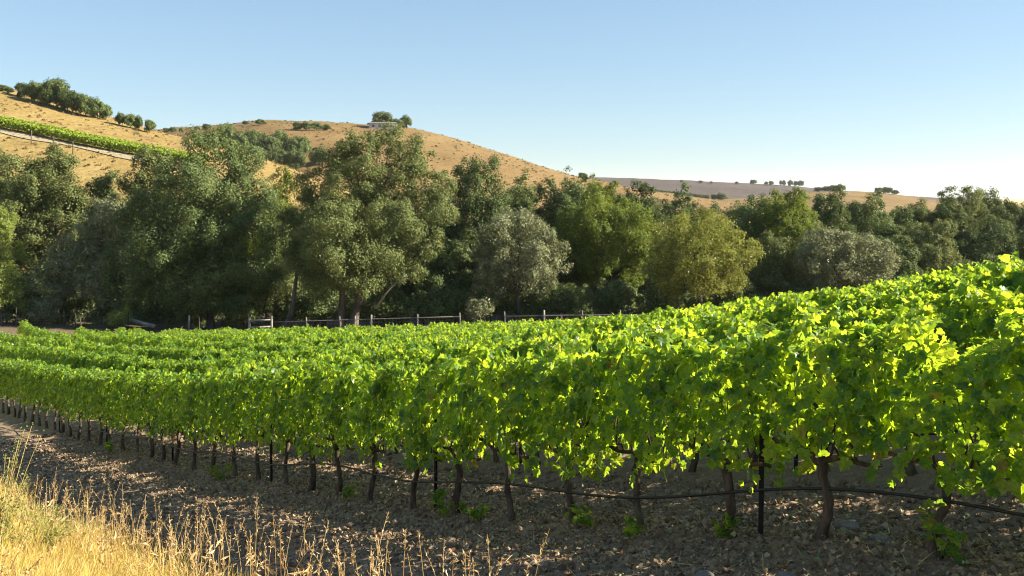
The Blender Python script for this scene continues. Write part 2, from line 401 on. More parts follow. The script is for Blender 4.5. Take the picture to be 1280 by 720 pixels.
# ------------------------------------------------------------------ leaf builders
# five-lobed grape leaf, petiole at the origin, tip along +y, unit length
_half = [(.14, -.13), (.40, -.04), (.50, .17), (.37, .30), (.53, .55), (.27, .62), (.13, .86)]
_out = [(0, -.02)] + _half + [(0, 1.0)] + [(-x, y) for x, y in _half[::-1]]
GL = np.array([(0, .34)] + _out, float)
GLz = .42 * np.abs(GL[:, 0]) - .42 * np.maximum(0, GL[:, 1] - .3) ** 2 - .35 * np.maximum(0, np.abs(GL[:, 0]) - .3)
GL3 = np.column_stack([GL[:, 0], GL[:, 1], GLz])
_n = len(_out)
GLF = np.array([(0, 1 + i, 1 + (i + 1) % _n) for i in range(_n)])
# simple folded diamond leaf of two triangles
DL3 = np.array([(0, 0, 0), (.36, .45, .12), (0, 1, -.08), (-.36, .45, .12)], float)
DLF = np.array([(0, 1, 2), (0, 2, 3)])
# mid-detail vine leaf for rows farther away
ML3 = np.array([(0, .3, 0), (0, 0, 0), (.48, .05, .1), (.46, .55, .06), (0, 1, -.15), (-.46, .55, .06), (-.48, .05, .1)], float)
MLF = np.array([(0, 1, 2), (0, 2, 3), (0, 3, 4), (0, 4, 5), (0, 5, 6), (0, 6, 1)])

def leaves(P, N, T, S, tmpl, faces, curl=None):
    """place a leaf template at points P, normals N, tip directions T, sizes S"""
    N = norm(N); T = norm(T - (T * N).sum(-1, keepdims=True) * N); B = np.cross(T, N)
    t = np.broadcast_to(tmpl, (len(P),) + tmpl.shape).copy()
    if curl is not None: t[:, :, 2] *= curl[:, None]
    V = P[:, None] + S[:, None, None] * (t[:, :, 0:1] * B[:, None] + t[:, :, 1:2] * T[:, None] + t[:, :, 2:3] * N[:, None])
    k = tmpl.shape[0]
    Fc = faces[None] + (np.arange(len(P)) * k)[:, None, None]
    return V.reshape(-1, 3), Fc.reshape(-1, 3)

def vine_points(r, n, half_len=.62, seed=0, zlo=.77, zhi=1.80):
    """leaf positions and normals of one metre of trellised vine: x along the row, y across"""
    x = r.uniform(-half_len, half_len, n)
    top = zhi + .08 * np.sin(x * 5 + seed) + .06 * np.sin(x * 11 + seed * 2.3)
    bot = zlo + .12 * np.sin(x * 6 + seed * 1.7) + .09 * np.sin(x * 13 + seed)
    kind = r.random(n)
    s = r.random(n)
    z = bot + (top - bot) * s ** .8
    hw = .07 + .25 * (1 - s ** 2.2) * (.7 + .3 * sstep(0, .25, s)) + .06 * np.sin(x * 9 + z * 7 + seed)
    side = np.where(r.random(n) < .5, -1, 1)
    yy = side * hw * np.where(kind < .68, r.uniform(.72, 1.15, n), r.uniform(0, .7, n))
    P = np.column_stack([x, yy, z])
    N = np.column_stack([r.normal(0, .45, n), side * 1.0 + r.normal(0, .45, n), .55 + r.normal(0, .5, n)])
    up = s > .9
    N[up] = np.column_stack([r.normal(0, .6, up.sum()), side[up] * .35 + r.normal(0, .6, up.sum()), np.full(up.sum(), .4)])
    T = np.column_stack([r.normal(0, .5, n), side * .35 + r.normal(0, .25, n), -1 + r.normal(0, .35, n)])
    T[up] = np.column_stack([r.normal(0, .8, up.sum()), side[up] * .8 + r.normal(0, .5, up.sum()), -.2 + r.normal(0, .5, up.sum())])
    return P, N, T

def shoots(r, seed, nsh):
    """upright shoot tips that stand out of the canopy: list of polylines"""
    out = []
    for i in range(nsh):
        x0 = r.uniform(-.55, .55); y0 = r.uniform(-.3, .3); L = r.uniform(.08, .30)
        a = r.uniform(0, 6.28); lean = r.uniform(.1, .8)
        t = np.linspace(0, 1, 5)[:, None]
        p = np.array([x0, y0, 1.62]) + t * L * np.array([math.cos(a) * lean, math.sin(a) * lean, 1.0]) + t ** 2 * L * np.array([math.cos(a) * .35, math.sin(a) * .35, -.25])
        out.append(p)
    return out

def vine_foliage(seed, n=720):
    r = np.random.default_rng(100 + seed)
    P, N, T = vine_points(r, n, seed=seed)
    S = r.uniform(.056, .114, len(P))
    tubes = MB()
    eP, eN, eT, eS = [], [], [], []
    for p in shoots(r, seed, 8):
        tubes.tube(p, np.linspace(.004, .002, 5), 4, cap=False)
        for q in range(1, 5):
            for _ in range(2):
                eP.append(p[q] + r.normal(0, .02, 3)); eN.append((r.normal(0, .7), r.normal(0, .7), .8))
                eT.append((r.normal(0, 1), r.normal(0, 1), r.normal(-.1, .4))); eS.append(r.uniform(.05, .12) * (1.15 - .13 * q))
    for i in range(3):                                        # hanging shoots on the sides
        x0 = r.uniform(-.5, .5); sd_ = random.choice((-1, 1)); L = r.uniform(.12, .34)
        t = np.linspace(0, 1, 6)[:, None]
        p = np.array([x0, sd_ * .26, .95]) + t * np.array([r.normal(0, .15), sd_ * .10, -L])
        tubes.tube(p, np.linspace(.004, .002, 6), 4, cap=False)
        for q in range(6):
            eP.append(p[q] + r.normal(0, .02, 3)); eN.append((r.normal(0, .5), sd_, .4 + r.normal(0, .3)))
            eT.append((r.normal(0, .6), sd_ * .4, -.8)); eS.append(r.uniform(.06, .11))
    P = np.vstack([P, eP]); N = np.vstack([N, eN]); T = np.vstack([T, eT]); S = np.concatenate([S, eS])
    V, Fc = leaves(P, N, T, S, GL3, GLF, r.uniform(.2, 1.7, len(P)))
    tv = np.array(tubes.v); tf = []
    for f in tubes.f: tf += [(f[0], f[1], f[2]), (f[0], f[2], f[3])]
    nv = len(V)
    V = np.vstack([V, tv]); Fc = np.vstack([Fc, np.array(tf) + nv])
    me = mesh_np('vine_foliage', V, Fc, False)
    me.materials.append(M['vine_leaf']); me.materials.append(M['shoot'])
    mi = np.zeros(len(Fc), np.int32); mi[-len(tf):] = 1
    me.polygons.foreach_set('material_index', mi)
    return me

def vine_trunk(seed):
    r = np.random.default_rng(500 + seed); random.seed(900 + seed)
    mb = MB()
    lean = r.normal(0, .06, 2)
    t = np.linspace(0, 1, 12)
    p = np.column_stack([lean[0] * t + .045 * np.sin(t * 5 + seed) + np.cumsum(r.normal(0, .012, 12)), lean[1] * t * .6 + .02 * np.cos(t * 6 + seed), -.08 + t * .80])
    rad_ = .046 - .016 * t + .018 * np.exp(-t * 9) + .012 * np.exp(-((t - 1) / .15) ** 2)
    mb.tube(p, rad_ * r.uniform(.85, 1.15), 9, .13)
    for sgn in (-1, 1):                                      # the two cordon arms along the wire
        q = np.linspace(0, 1, 7)
        a = np.column_stack([p[-1][0] + sgn * q * .48, p[-1][1] * (1 - q) + .02 * np.sin(q * 9 + seed), p[-1][2] - .03 + .08 * np.sqrt(q) + .02 * np.sin(q * 7 + seed)])
        mb.tube(a, .026 - .010 * q, 7, .15)
        for k in range(4):                                   # spurs carrying the canes
            b = a[1 + k]; mb.tube([b, b + np.array([r.normal(0, .03), r.normal(0, .05), .16]), b + np.array([r.normal(0, .06), r.normal(0, .12), .55])], [.012, .007, .004], 5)
    o = mb.build('trunk', M['vine_bark']); me = o.data; bpy.data.objects.remove(o)
    return me

# ------------------------------------------------------------------ vineyard
NV = 10
fol = [vine_foliage(i, 900) for i in range(NV)]                # open front row
fol2 = [vine_foliage(i + 20, 1300) for i in range(NV)]          # denser rows behind
trk = [vine_trunk(i) for i in range(8)]
STAKE0, STAKED = 1.64, 4.8
def ordn(n):
    w = ['first', 'second', 'third', 'fourth', 'fifth', 'sixth', 'seventh', 'eighth', 'ninth', 'tenth', 'eleventh', 'twelfth', 'thirteenth', 'fourteenth']
    return w[n - 1] if n <= len(w) else '%dth' % n
FENCE = [(-60, 75.0), (60, 74.0), (325, 71.0), (520, 69.5), (640, 68.5), (760, 67.5), (900, 66)]
def fence_Y(x, y):
    px = CX + F * x / max(y, .1)
    return float(np.interp(px, [p[0] for p in FENCE], [p[1] for p in FENCE]))
spots = []
for rI in range(23):
    v = ROW * rI
    off = random.uniform(0, .9) if rI else 0.14
    for k in range(-5 if rI == 0 else -7, 90):
        u = off + .97 * k + random.uniform(-.07, .07)
        x, y = xy(u, v + random.uniform(-.03, .03))
        if y > fence_Y(x, y) - 9.0 - (2 if rI % 3 == 1 else 0): continue
        if y < 2.5: continue
        px = CX + F * x / y
        spots.append((math.hypot(x, y), rI, k, u, x, y, px))
inview = sorted(s for s in spots if -25 < s[6] < 1310)
pick = set((s[1], s[2]) for s in inview[:296]) | {(0, -1), (0, -2)}
rowrot = math.atan2(UD[1], UD[0])
proto = {}
stuffP = []
lbl_cnt = {}
stake_us = [STAKE0 + STAKED * i for i in range(0, 8)]
for d, rI, k, u, x, y, px in spots:
    z = float(ground_z(x, y))
    if (rI, k) not in pick:
        stuffP.append((x, y, z, d, rI)); continue
    key = ((k * 7 + rI * 3) % NV, (k * 5 + rI) % 8)
    t = empty('grapevine', (x, y, z - .02), rowrot + (math.pi if (k + rI) % 2 else 0) + random.uniform(-.03, .03))
    sc_ = random.uniform(.97, 1.04) * (1 if rI > 2 or u > 4.5 else .87 + .028 * max(u, 0))
    t.scale = (1.0, random.uniform(.92, 1.12), sc_)
    link('trunk', trk[key[1]], M['vine_bark'], t)
    link('foliage', (fol2 if rI else fol)[key[0]], None, t)
    if rI == 0:
        si = max([i for i, su in enumerate(stake_us) if su < u], default=-1)
        if si < 0:
            n = sum(1 for s in spots if s[1] == 0 and (0, s[2]) in pick and s[3] < STAKE0 and s[3] >= u)
            lab = 'front row grapevine, %s one to the right of the black stake nearest the camera' % ordn(n)
        else:
            n = sum(1 for s in spots if s[1] == 0 and (0, s[2]) in pick and stake_us[si] < s[3] <= u)
            which = 'black stake nearest the camera' if si == 0 else '%s black stake from the right' % ordn(si + 1)
            lab = 'front row grapevine, %s one to the left of the %s' % (ordn(n), which)
        tag(t, lab, 'grapevine', 'grapevines of the front row')
    else:
        tag(t, 'leafy green grapevine merged into the %s row back from the bare dirt strip' % ordn(rI + 1), 'grapevine', 'grapevines of the %s row' % ordn(rI + 1))
# the many vines farther back and beyond the frame: one mass
SV, SF, n0 = [], [], 0
r = np.random.default_rng(77)
for x, y, z, d, rI in stuffP:
    n = int(np.clip(900 - d * 6, 480, 800))
    P, N, T = vine_points(r, n, seed=r.uniform(0, 20), zlo=.75)
    m = 16
    Pa = np.column_stack([r.uniform(-.6, .6, m), r.uniform(-.2, .2, m), r.uniform(1.6, 1.88, m)])
    P = np.vstack([P, Pa]); N = np.vstack([N, np.column_stack([r.normal(0, .7, m), r.normal(0, .7, m), np.full(m, .35)])]); T = np.vstack([T, r.normal(0, 1, (m, 3)) * [1, 1, .6]])
    S_ = r.uniform(.09, .15, len(P)); S_[-m:] *= .75
    c, s = math.cos(rowrot), math.sin(rowrot)
    R = np.array([[c, s, 0], [-s, c, 0], [0, 0, 1]])
    hs = r.uniform(.9, 1.06)
    P = P * [1, 1, hs]
    far_ = d > 34
    V, Fc = leaves(P @ R + [x, y, z], N @ R, T @ R, S_, DL3 * [1.5, 1, 1] if far_ else ML3, DLF if far_ else MLF, r.uniform(.3, 1.6, len(P)))
    SV.append(V); SF.append(Fc + n0); n0 += len(V)
tag(link('vine_rows', mesh_np('vine_rows', np.vstack(SV), np.vstack(SF), False), M['vine_leaf']),
    'mass of green vine rows filling the back of the field before the fence', 'vines', kind='stuff')

# stakes of the front rows
def make_stake():
    me = bpy.data.meshes.new('stake'); mb = MB()
    # T-section steel stake with a flat top plate
    mb.box((0, 0, .72), (.042, .008, 1.75)); mb.box((0, .0155, .72), (.007, .023, 1.75))
    for zz in np.arange(.1, 1.5, .12): mb.box((0, -.008, zz), (.012, .008, .02))
    o = mb.build('vineyard_stake', M['stake'], smooth=False); return o
stake0 = make_stake()
placed = 0
for rI in (0, 1):
    for i in range(-1 if rI else 0, 8):
        u = STAKE0 + STAKED * i + (0 if rI == 0 else 1.3)
        x, y = xy(u, ROW * rI); px = CX + F * x / y
        if not (-20 < px < 1300): continue
        o = stake0 if placed == 0 else copy_tree(stake0); placed += 1
        o.location = (x, y, float(ground_z(x, y)) - .1); o.rotation_euler = (random.uniform(-.03, .03), random.uniform(-.03, .03), rowrot + .6)
        if rI == 0:
            tag(o, 'thin black metal stake nearest the camera, standing in the front vine row' if i == 0 else 'thin black metal stake in the front vine row, %s stake from the right' % ordn(i + 1), 'stake', 'stakes of the front vine row')
        else:
            tag(o, 'thin dark metal stake mostly hidden in the second vine row', 'stake', 'stakes of the second vine row')

def hose(rI, u0, u1, label):
    us = np.arange(u0, u1, .2)
    x, y = xy(us, ROW * rI - .07)
    h = .45 + .045 * np.sin(us * 1.55 + rI) + .03 * np.sin(us * .7 + 2)
    z = zsmooth(x, y) + h
    mb = MB(); mb.tube(np.column_stack([x, y, z]), .013, 7)
    return tag(mb.build('drip_hose', M['hose']), label, 'hose')
hose(0, -5, 34, 'black drip irrigation hose slung along the trunks of the front vine row')
hose(1, -5, 30, 'black drip hose half hidden behind the front row, running along the second vine row')
# trellis wires
for rI in (0,):
    us = np.arange(-5, 40, 1.0); x, y = xy(us, ROW * rI); mb = MB()
    for hh in (.72,):
        mb.tube(np.column_stack([x, y, zsmooth(x, y) + hh]), .0018, 4)
    tag(mb.build('trellis_wire', M['wire']), 'thin steel trellis wire carrying the arms of the front vine row', 'wire')

# low sucker shoots and weeds at the vine feet
def sucker(px, py, Y, w, n, label, size=.07, hgt=.28, name='vine_sucker', cat='shoot', mat='vine_leaf'):
    x = (px - CX) / F * Y; z = float(ground_z(x, Y)); r = np.random.default_rng(int(px * 7))
    root = empty(name, (x, Y, z))
    mb = MB(); P = []
    for i in range(max(3, n // 9)):
        a = r.uniform(0, 6.28); L = w * r.uniform(.4, 1)
        t = np.linspace(0, 1, 6)[:, None]
        p = t * np.array([math.cos(a) * L, math.sin(a) * L * .6, 0]) + np.array([0, 0, 1.]) * (t * hgt * r.uniform(.5, 1.1) * (1.5 - .8 * t))
        mb.tube(p, np.linspace(.005, .002, 6), 4); P += [p[q] + r.normal(0, .02, 3) for q in range(1, 6)]
    mb.build('stem', M['shoot'], root)
    P = np.array(P); P = np.vstack([P, P + r.normal(0, .04, P.shape)])
    P[:, 2] = np.maximum(P[:, 2], .03)
    N = np.column_stack([r.normal(0, .5, len(P)), -.4 + r.normal(0, .4, len(P)), np.ones(len(P))]); T = r.normal(0, 1, (len(P), 3)) * [1, 1, .4] + [0, 0, -.3]
    V, Fc = leaves(P, N, T, r.uniform(.5, 1.1, len(P)) * size, GL3, GLF, r.uniform(.3, 1.5, len(P)))
    link('leaf', mesh_np('leaf', V, Fc, False), M[mat], root).name = 'foliage'
    return tag(root, label, cat, 'green shoots at the vine feet')
def rowY(px, dv=0.0):
    k = (px - CX) / F; o = xy(0, dv)
    t = (o[0] - k * o[1]) / (k * UD[1] - UD[0]); return o[1] + t * UD[1]
sucker(555, 640, rowY(558, -.1), .22, 40, 'green leafy shoots sprouting low beside the second black stake', .09, .34)
sucker(600, 650, rowY(607, -.1), .2, 18, 'few green leaves trailing on dirt right of the second black stake', .075, .2)
sucker(735, 655, rowY(735, -.12), .22, 30, 'clump of green shoots at the trunk foot in the middle of the front row', .085, .26)
sucker(785, 668, rowY(785, -.22), .26, 26, 'low green leaves spreading on dirt left of a crooked vine trunk', .08, .12)
sucker(905, 655, rowY(900, -.1), .12, 14, 'yellow green sprig at the vine trunk left of the nearest black stake', .07, .3)
sucker(1175, 640, rowY(1172, -.1), .16, 26, 'green sprout hugging the rightmost front row vine trunk', .085, .55)
sucker(430, 575, rowY(440, -.1), .2, 16, 'small green leaves below the front row, left of centre', .08, .3)
sucker(275, 590, rowY(280, -.15), .22, 24, 'green leaves sprouting under the front row at lower left', .09, .3)
sucker(140, 565, rowY(145, -.1), .3, 24, 'green leaves sprouting under the far left stretch of the front row', .1, .32)

# ------------------------------------------------------------------ soil clods, leaf litter, stones
phi = (1 + 5 ** .5) / 2
ICO = norm(np.array([(-1, phi, 0), (1, phi, 0), (-1, -phi, 0), (1, -phi, 0), (0, -1, phi), (0, 1, phi), (0, -1, -phi), (0, 1, -phi), (phi, 0, -1), (phi, 0, 1), (-phi, 0, -1), (-phi, 0, 1)], float))
ICF = np.array([(0, 11, 5), (0, 5, 1), (0, 1, 7), (0, 7, 10), (0, 10, 11), (1, 5, 9), (5, 11, 4), (11, 10, 2), (10, 7, 6), (7, 1, 8), (3, 9, 4), (3, 4, 2), (3, 2, 6), (3, 6, 8), (3, 8, 9), (4, 9, 5), (2, 4, 11), (6, 2, 10), (8, 6, 7), (9, 8, 1)])
def clods(n, umin, umax, vmin, vmax, smin, smax, r):
    u = umin + (umax - umin) * r.random(n) ** 1.35; v = r.uniform(vmin, vmax, n)
    x, y = xy(u, v); s = smin + (smax - smin) * r.random(n) ** 3
    P = np.column_stack([x, y, ground_z(x, y) + s * .15])
    B = ICO[None] * (1 + r.uniform(-.4, .4, (n, 12, 1))) * s[:, None, None] * r.uniform(.55, 1.3, (n, 1, 3))
    V = P[:, None] + B
    return V.reshape(-1, 3), (ICF[None] + (np.arange(n) * 12)[:, None, None]).reshape(-1, 3)
r = np.random.default_rng(5)
V, Fc = clods(34000, -3.5, 26, -3.6, 2.2, .006, .045, r)
tag(link('soil_clods', mesh_np('soil_clods', V, Fc, False), M['clod']), 'crumbly grey brown clods of tilled soil along the dirt strip', 'soil', kind='stuff')
n = 42000
u = -3.5 + 26 * r.random(n) ** 1.3; v = np.where(r.random(n) < .75, r.normal(.1, 1.0, n), r.uniform(-3.4, 2, n)); x, y = xy(u, v)
P = np.column_stack([x, y, ground_z(x, y) + r.uniform(.008, .035, n)])
V, Fc = leaves(P, r.normal(0, .45, (n, 3)) + [0, 0, 1], r.normal(0, 1, (n, 3)), r.uniform(.012, .06, n) * r.uniform(.4, 1, n), ML3, MLF, r.uniform(-3, 3, n))
tag(link('leaf_litter', mesh_np('leaf_litter', V, Fc, False), M['litter']), 'dry brown and tan leaf litter scattered under the front vines', 'leaf litter', kind='stuff')
# twigs and straw bits
mbn = 2600
u = -3 + 22 * r.random(mbn) ** 1.3; v = r.uniform(-3.3, 1.5, mbn); x, y = xy(u, v)
P = np.column_stack([x, y, ground_z(x, y) + .02]); a = r.uniform(0, 6.28, mbn); L = r.uniform(.05, .22, mbn)
Tt = np.column_stack([np.cos(a), np.sin(a), r.normal(0, .15, mbn)])
STR = np.array([(-.02, 0, 0), (.02, 0, 0), (.018, .5, .03), (-.018, .5, .03), (0, 1, 0)], float); STF = np.array([(0, 1, 2), (0, 2, 3), (3, 2, 4)])
V, Fc = leaves(P, r.normal(0, .3, (mbn, 3)) + [0, 0, 1], Tt, L, STR, STF)
tag(link('twig_litter', mesh_np('twig_litter', V, Fc, False), M['stalk']), 'thin dry twigs and straw bits lying on the tilled dirt', 'twigs', kind='stuff')
def stone(px, py, Y, s, label):
    x = (px - CX) / F * Y; rr = np.random.default_rng(int(px))
    import bmesh
    bm = bmesh.new(); bmesh.ops.create_icosphere(bm, subdivisions=3, radius=s)
    for vv in bm.verts:
        c = np.array(vv.co); k = 1 + .35 * fbm(np.array([c[0] / s * 1.3 + px]), np.array([c[1] / s * 1.3 + c[2] / s]), 9, 4)[0] * 2
        vv.co = Vector((c[0] * k * 1.25, c[1] * k, c[2] * k * .75))
    me = bpy.data.meshes.new('soil_lump'); bm.to_mesh(me); bm.free()
    o = link('soil_lump', me, M['stone']); o.location = (x, Y, float(ground_z(x, Y)) + s * .25)
    return tag(o, label, 'clod', 'big soil lumps')
stone(1058, 630, 7.6, .085, 'rounded lump of hard soil between two front row trunks at right')
stone(984, 712, 6.35, .075, 'pale lump of hard soil at the bottom edge, below a thick trunk')
stone(1100, 655, 7.0, .07, 'dark lump of soil lying between the two rightmost front trunks')
stone(880, 700, 6.8, .06, 'small lump of soil at the bottom, left of the nearest black stake')

# ------------------------------------------------------------------ dry grass bank
BL = np.array([(-.5, 0, 0), (.5, 0, 0), (-.4, .4, .05), (.4, .4, .05), (-.25, .75, .16), (.25, .75, .16), (0, 1, .30)], float)
BLF = np.array([(0, 1, 3), (0, 3, 2), (2, 3, 5), (2, 5, 4), (4, 5, 6)])
def blades(P, L, Wd, lean, r):
    n = len(P); a = r.uniform(0, 6.28, n)
    T = np.column_stack([np.cos(a) * lean, np.sin(a) * lean, np.ones(n)])
    T = norm(T)
    b = r.uniform(0, 6.28, n); N = np.column_stack([np.cos(b), np.sin(b), np.zeros(n)])
    N = norm(N - (N * T).sum(-1, keepdims=True) * T); B = np.cross(T, N)
    bend = r.uniform(.2, 2.2, n)
    V = P[:, None] + BL[None, :, 0:1] * (Wd[:, None, None] * B[:, None]) + L[:, None, None] * (BL[None, :, 1:2] * T[:, None] + (BL[None, :, 2] * bend[:, None])[:, :, None] * N[:, None])
    V[:, :, 2] -= (BL[None, :, 2] * bend[:, None] * .45) * L[:, None]
    return V.reshape(-1, 3), (BLF[None] + (np.arange(n) * 7)[:, None, None]).reshape(-1, 3)
r = np.random.default_rng(15)
def bank_points(n, vmax=-3.1, umin=-1.5, umax=17):
    u = umin + (umax - umin) * r.random(n) ** 1.1; v = r.uniform(-8, vmax + .5, n); x, y = xy(u, v)
    e = fbm(x * .9, y * .9, 11, 3) * 1.2
    dens = sstep(vmax + .25, vmax - .55, v + e)
    ok = (r.random(n) < dens) & (y > 2.2) & (CX + F * x / y > -200) & (CX + F * x / y < 760)
    return x[ok], y[ok], u[ok], v[ok]
x, y, u, v = bank_points(210000)
patch = fbm(x * .8, y * .8, 44, 3) + .5
green = (vnoise(x * .7, y * .7, 91) + sstep(5, 12, u) * .5) > .93
L = r.uniform(.14, .42, len(x)) * (0.75 + .7 * patch); Wd = r.uniform(.003, .0065, len(x)) * np.clip(np.hypot(x, y) / 6, 1, 2)
P = np.column_stack([x, y, ground_z(x, y) - .01])
for nm, mk, lab, mt in (('dry_grass', ~green, 'tall golden dry grass covering the bank at lower left', 'straw'), ('green_grass', green, 'yellow green grass patches among the dry bank grass at left', 'green_straw')):
    V, Fc = blades(P[mk], L[mk], Wd[mk], r.uniform(.1, .9, mk.sum()), r)
    tag(link(nm, mesh_np(nm, V, Fc, False), M[mt]), lab, 'grass', kind='stuff')
# tall seed-head stalks
def stalks(n, seed):
    r = np.random.default_rng(seed); x, y, u, v = [], [], [], []
    V0, F0, c0 = [], [], 0
    uu = 1.0 + 12 * r.random(n) ** 1.2; cl = np.round(uu * 1.6) / 1.6 + r.normal(0, .12, n)
    vv = -3.35 + r.normal(0, .35, n)
    x, y = xy(cl, vv); z = ground_z(x, y)
    mb = MB(); P, N, T, Sx = [], [], [], []
    for i in range(n):
        H = r.uniform(.35, .85); a = r.uniform(0, 6.28); ln = r.uniform(.03, .35)
        t = np.linspace(0, 1, 7)[:, None]
        p = np.array([x[i], y[i], z[i]]) + t * np.array([0, 0, H]) + t ** 2 * H * ln * np.array([math.cos(a), math.sin(a), -.35])
        mb.tube(p, np.linspace(.0028, .0013, 7), 4, cap=False)
        top = p[-1]; dr = norm(p[-1] - p[-2])
        for k in range(random.randint(9, 20)):
            q = r.random(); s0 = p[-1] - dr * q * H * .30
            P.append(s0 + r.normal(0, .006, 3)); T.append(dr + r.normal(0, .45, 3)); N.append(r.normal(0, 1, 3)); Sx.append(r.uniform(.018, .045))
        if r.random() < .6:
            for k in range(2):
                q = r.uniform(.2, .6); s0 = p[0] + (p[-1] - p[0]) * q; P.append(s0); a2 = r.uniform(0, 6.28)
                T.append((math.cos(a2), math.sin(a2), .4)); N.append(r.normal(0, 1, 3)); Sx.append(r.uniform(.06, .16))
    V, Fc = leaves(np.array(P), np.array(N), np.array(T), np.array(Sx), DL3 * [.28, 1, 1], DLF)
    tv = np.array(mb.v); tf = np.array([(f[0], f[1], f[2]) for f in mb.f] + [(f[0], f[2], f[3]) for f in mb.f])
    return np.vstack([V, tv]), np.vstack([Fc, tf + len(V)])
V, Fc = stalks(330, 3)
tag(link('seed_stalks', mesh_np('seed_stalks', V, Fc, False), M['stalk']), 'tall dry brown seed stalks standing along the edge of the grass bank', 'stalks', kind='stuff')

# ------------------------------------------------------------------ trees
def lobe_leaves(lobes, size, dens, r, up=.25, droop=0.0, fill=.35, sub=.34):
    """foliage of ellipsoid boughs [(c, rad3)]: each bough carries rounded sprays, each spray a shell of leaves"""
    size *= .82; dens *= 1.45
    Ps, Ns, Ts, Ss = [], [], [], []
    C = np.array([l[0] for l in lobes]); Rr = np.array([l[1] for l in lobes])
    for i, (c, rd) in enumerate(lobes):
        rm = float(np.prod(rd)) ** (1 / 3); rs = np.clip(rm * sub, size * 2.2, 1.3)
        ns = int(np.clip(4 * rm * rm / (rs * rs) * .7, 8, 150))
        d = norm(r.normal(0, 1, (ns, 3))); d = d[(d[:, 2] > -.6) | (r.random(ns) < .4)]
        cc = c + d * rd * r.uniform(.72, 1.02, (len(d), 1))
        inside = np.zeros(len(d), bool)
        for j in range(len(lobes)):
            if j != i: inside |= (((cc - C[j]) / Rr[j]) ** 2).sum(-1) < .6
        for q, dd in zip(cc[~inside], d[~inside]):
            s_ = rs * r.uniform(.6, 1.3)
            n = int(max(10, 4 * math.pi * s_ * s_ * dens * .42))
            e = norm(r.normal(0, 1, (n, 3)) + dd * .55 + [0, 0, .35])
            P = q + e * s_ * r.uniform(.65, 1.35, 3) * (r.uniform(.35, 1.15, (n, 1)) + .12 * r.normal(0, 1, (n, 1)) * (r.random((n, 1)) < .3))
            Ps.append(P); Ns.append(norm(e * .8 + dd * .45 + r.normal(0, .4, (n, 3)) + [0, 0, up]))
            Ts.append(r.normal(0, .8, (n, 3)) + e * .7 - [0, 0, droop]); Ss.append(size * r.uniform(.55, 1.2, n))
        n = int(4 * math.pi * rm * rm * dens * fill * .35)           # leaves deep inside the bough
        e = norm(r.normal(0, 1, (n, 3))); P = c + e * rd * r.uniform(.3, .85, (n, 1))
        Ps.append(P); Ns.append(norm(e + r.normal(0, .6, (n, 3)))); Ts.append(r.normal(0, 1, (n, 3))); Ss.append(size * r.uniform(.9, 1.5, n))
    return leaves(np.vstack(Ps), np.vstack(Ns), np.vstack(Ts), np.concatenate(Ss), DL3 * [1.25, 1, 1], DLF)

def auto_lobes(c, rd, n, r, k=.44, flat=1.0):
    """crown made of rounded boughs spread over an ellipsoid"""
    L = [(np.array(c, float), np.array(rd) * .60)]
    for i in range(n):
        h = 1 - 1.75 * (i + .5) / n; a = i * 2.39996 + r.uniform(-.4, .4); q = math.sqrt(max(0, 1 - h * h))
        d = np.array([math.cos(a) * q, math.sin(a) * q, h]) + r.normal(0, .12, 3)
        s = k * r.uniform(.65, 1.2)
        L.append((np.array(c) + d * np.array(rd) * (1 - s * .84), np.array([rd[0], rd[1], rd[2] * flat]) * s * r.uniform(.85, 1.15, 3)))
    return L

def build_tree(name, label, cat, group, base, lobes, leafmat, size, dens, seed, trunk=True, trunk_r=.25, twin=0, lean=0.0, droop=0.0, fill=.35, up=.25):
    r = np.random.default_rng(seed); random.seed(seed)
    base = np.array(base, float)
    root = empty(name, base)
    L = [(c - base, rd) for c, rd in lobes]
    if trunk:
        mb = MB()
        cen = np.mean([c for c, _ in L], axis=0)
        fork_z = max(.6, min(c[2] - rd[2] for c, rd in L) * .5 + cen[2] * .30)
        stems = 1 + twin
        for s_ in range(stems):
            off = np.array([(s_ - twin / 2) * trunk_r * 3.2, r.normal(0, .2), 0])
            fk = np.array([cen[0] * .35 + off[0] * 1.6 + lean, cen[1] * .35 + off[1], fork_z * r.uniform(.9, 1.1)])
            t = np.linspace(0, 1, 9)[:, None]
            p = off + (fk - off) * t + np.column_stack([.25 * np.sin(t[:, 0] * 4 + s_), .2 * np.sin(t[:, 0] * 3), 0 * t[:, 0]]) * trunk_r
            p[0, 2] = -.3
            mb.tube(p, trunk_r * (1.0 - .4 * t[:, 0] + .5 * np.exp(-t[:, 0] * 9)), 10, .06)
            for i, (c, rd) in enumerate(L):
                if i % stems != s_ % stems: continue
                q = np.linspace(0, 1, 7)[:, None]
                e = c + rd * r.normal(0, .25, 3)
                b = fk + (e - fk) * q + np.array([0, 0, 1.]) * (q * (1 - q)) * .25 * np.linalg.norm(e - fk) * r.uniform(-.3, 1) + r.normal(0, .12, (7, 3)) * (q > 0)
                mb.tube(b, trunk_r * np.linspace(.48, .07, 7), 6, .05)
        mb.build('trunk', M['bark'], root)
    V, Fc = lobe_leaves(L, size, dens, r, up, droop, fill)
    link('crown', mesh_np('crown', V, Fc, False), M[leafmat], root)
    return tag(root, label, cat, group)

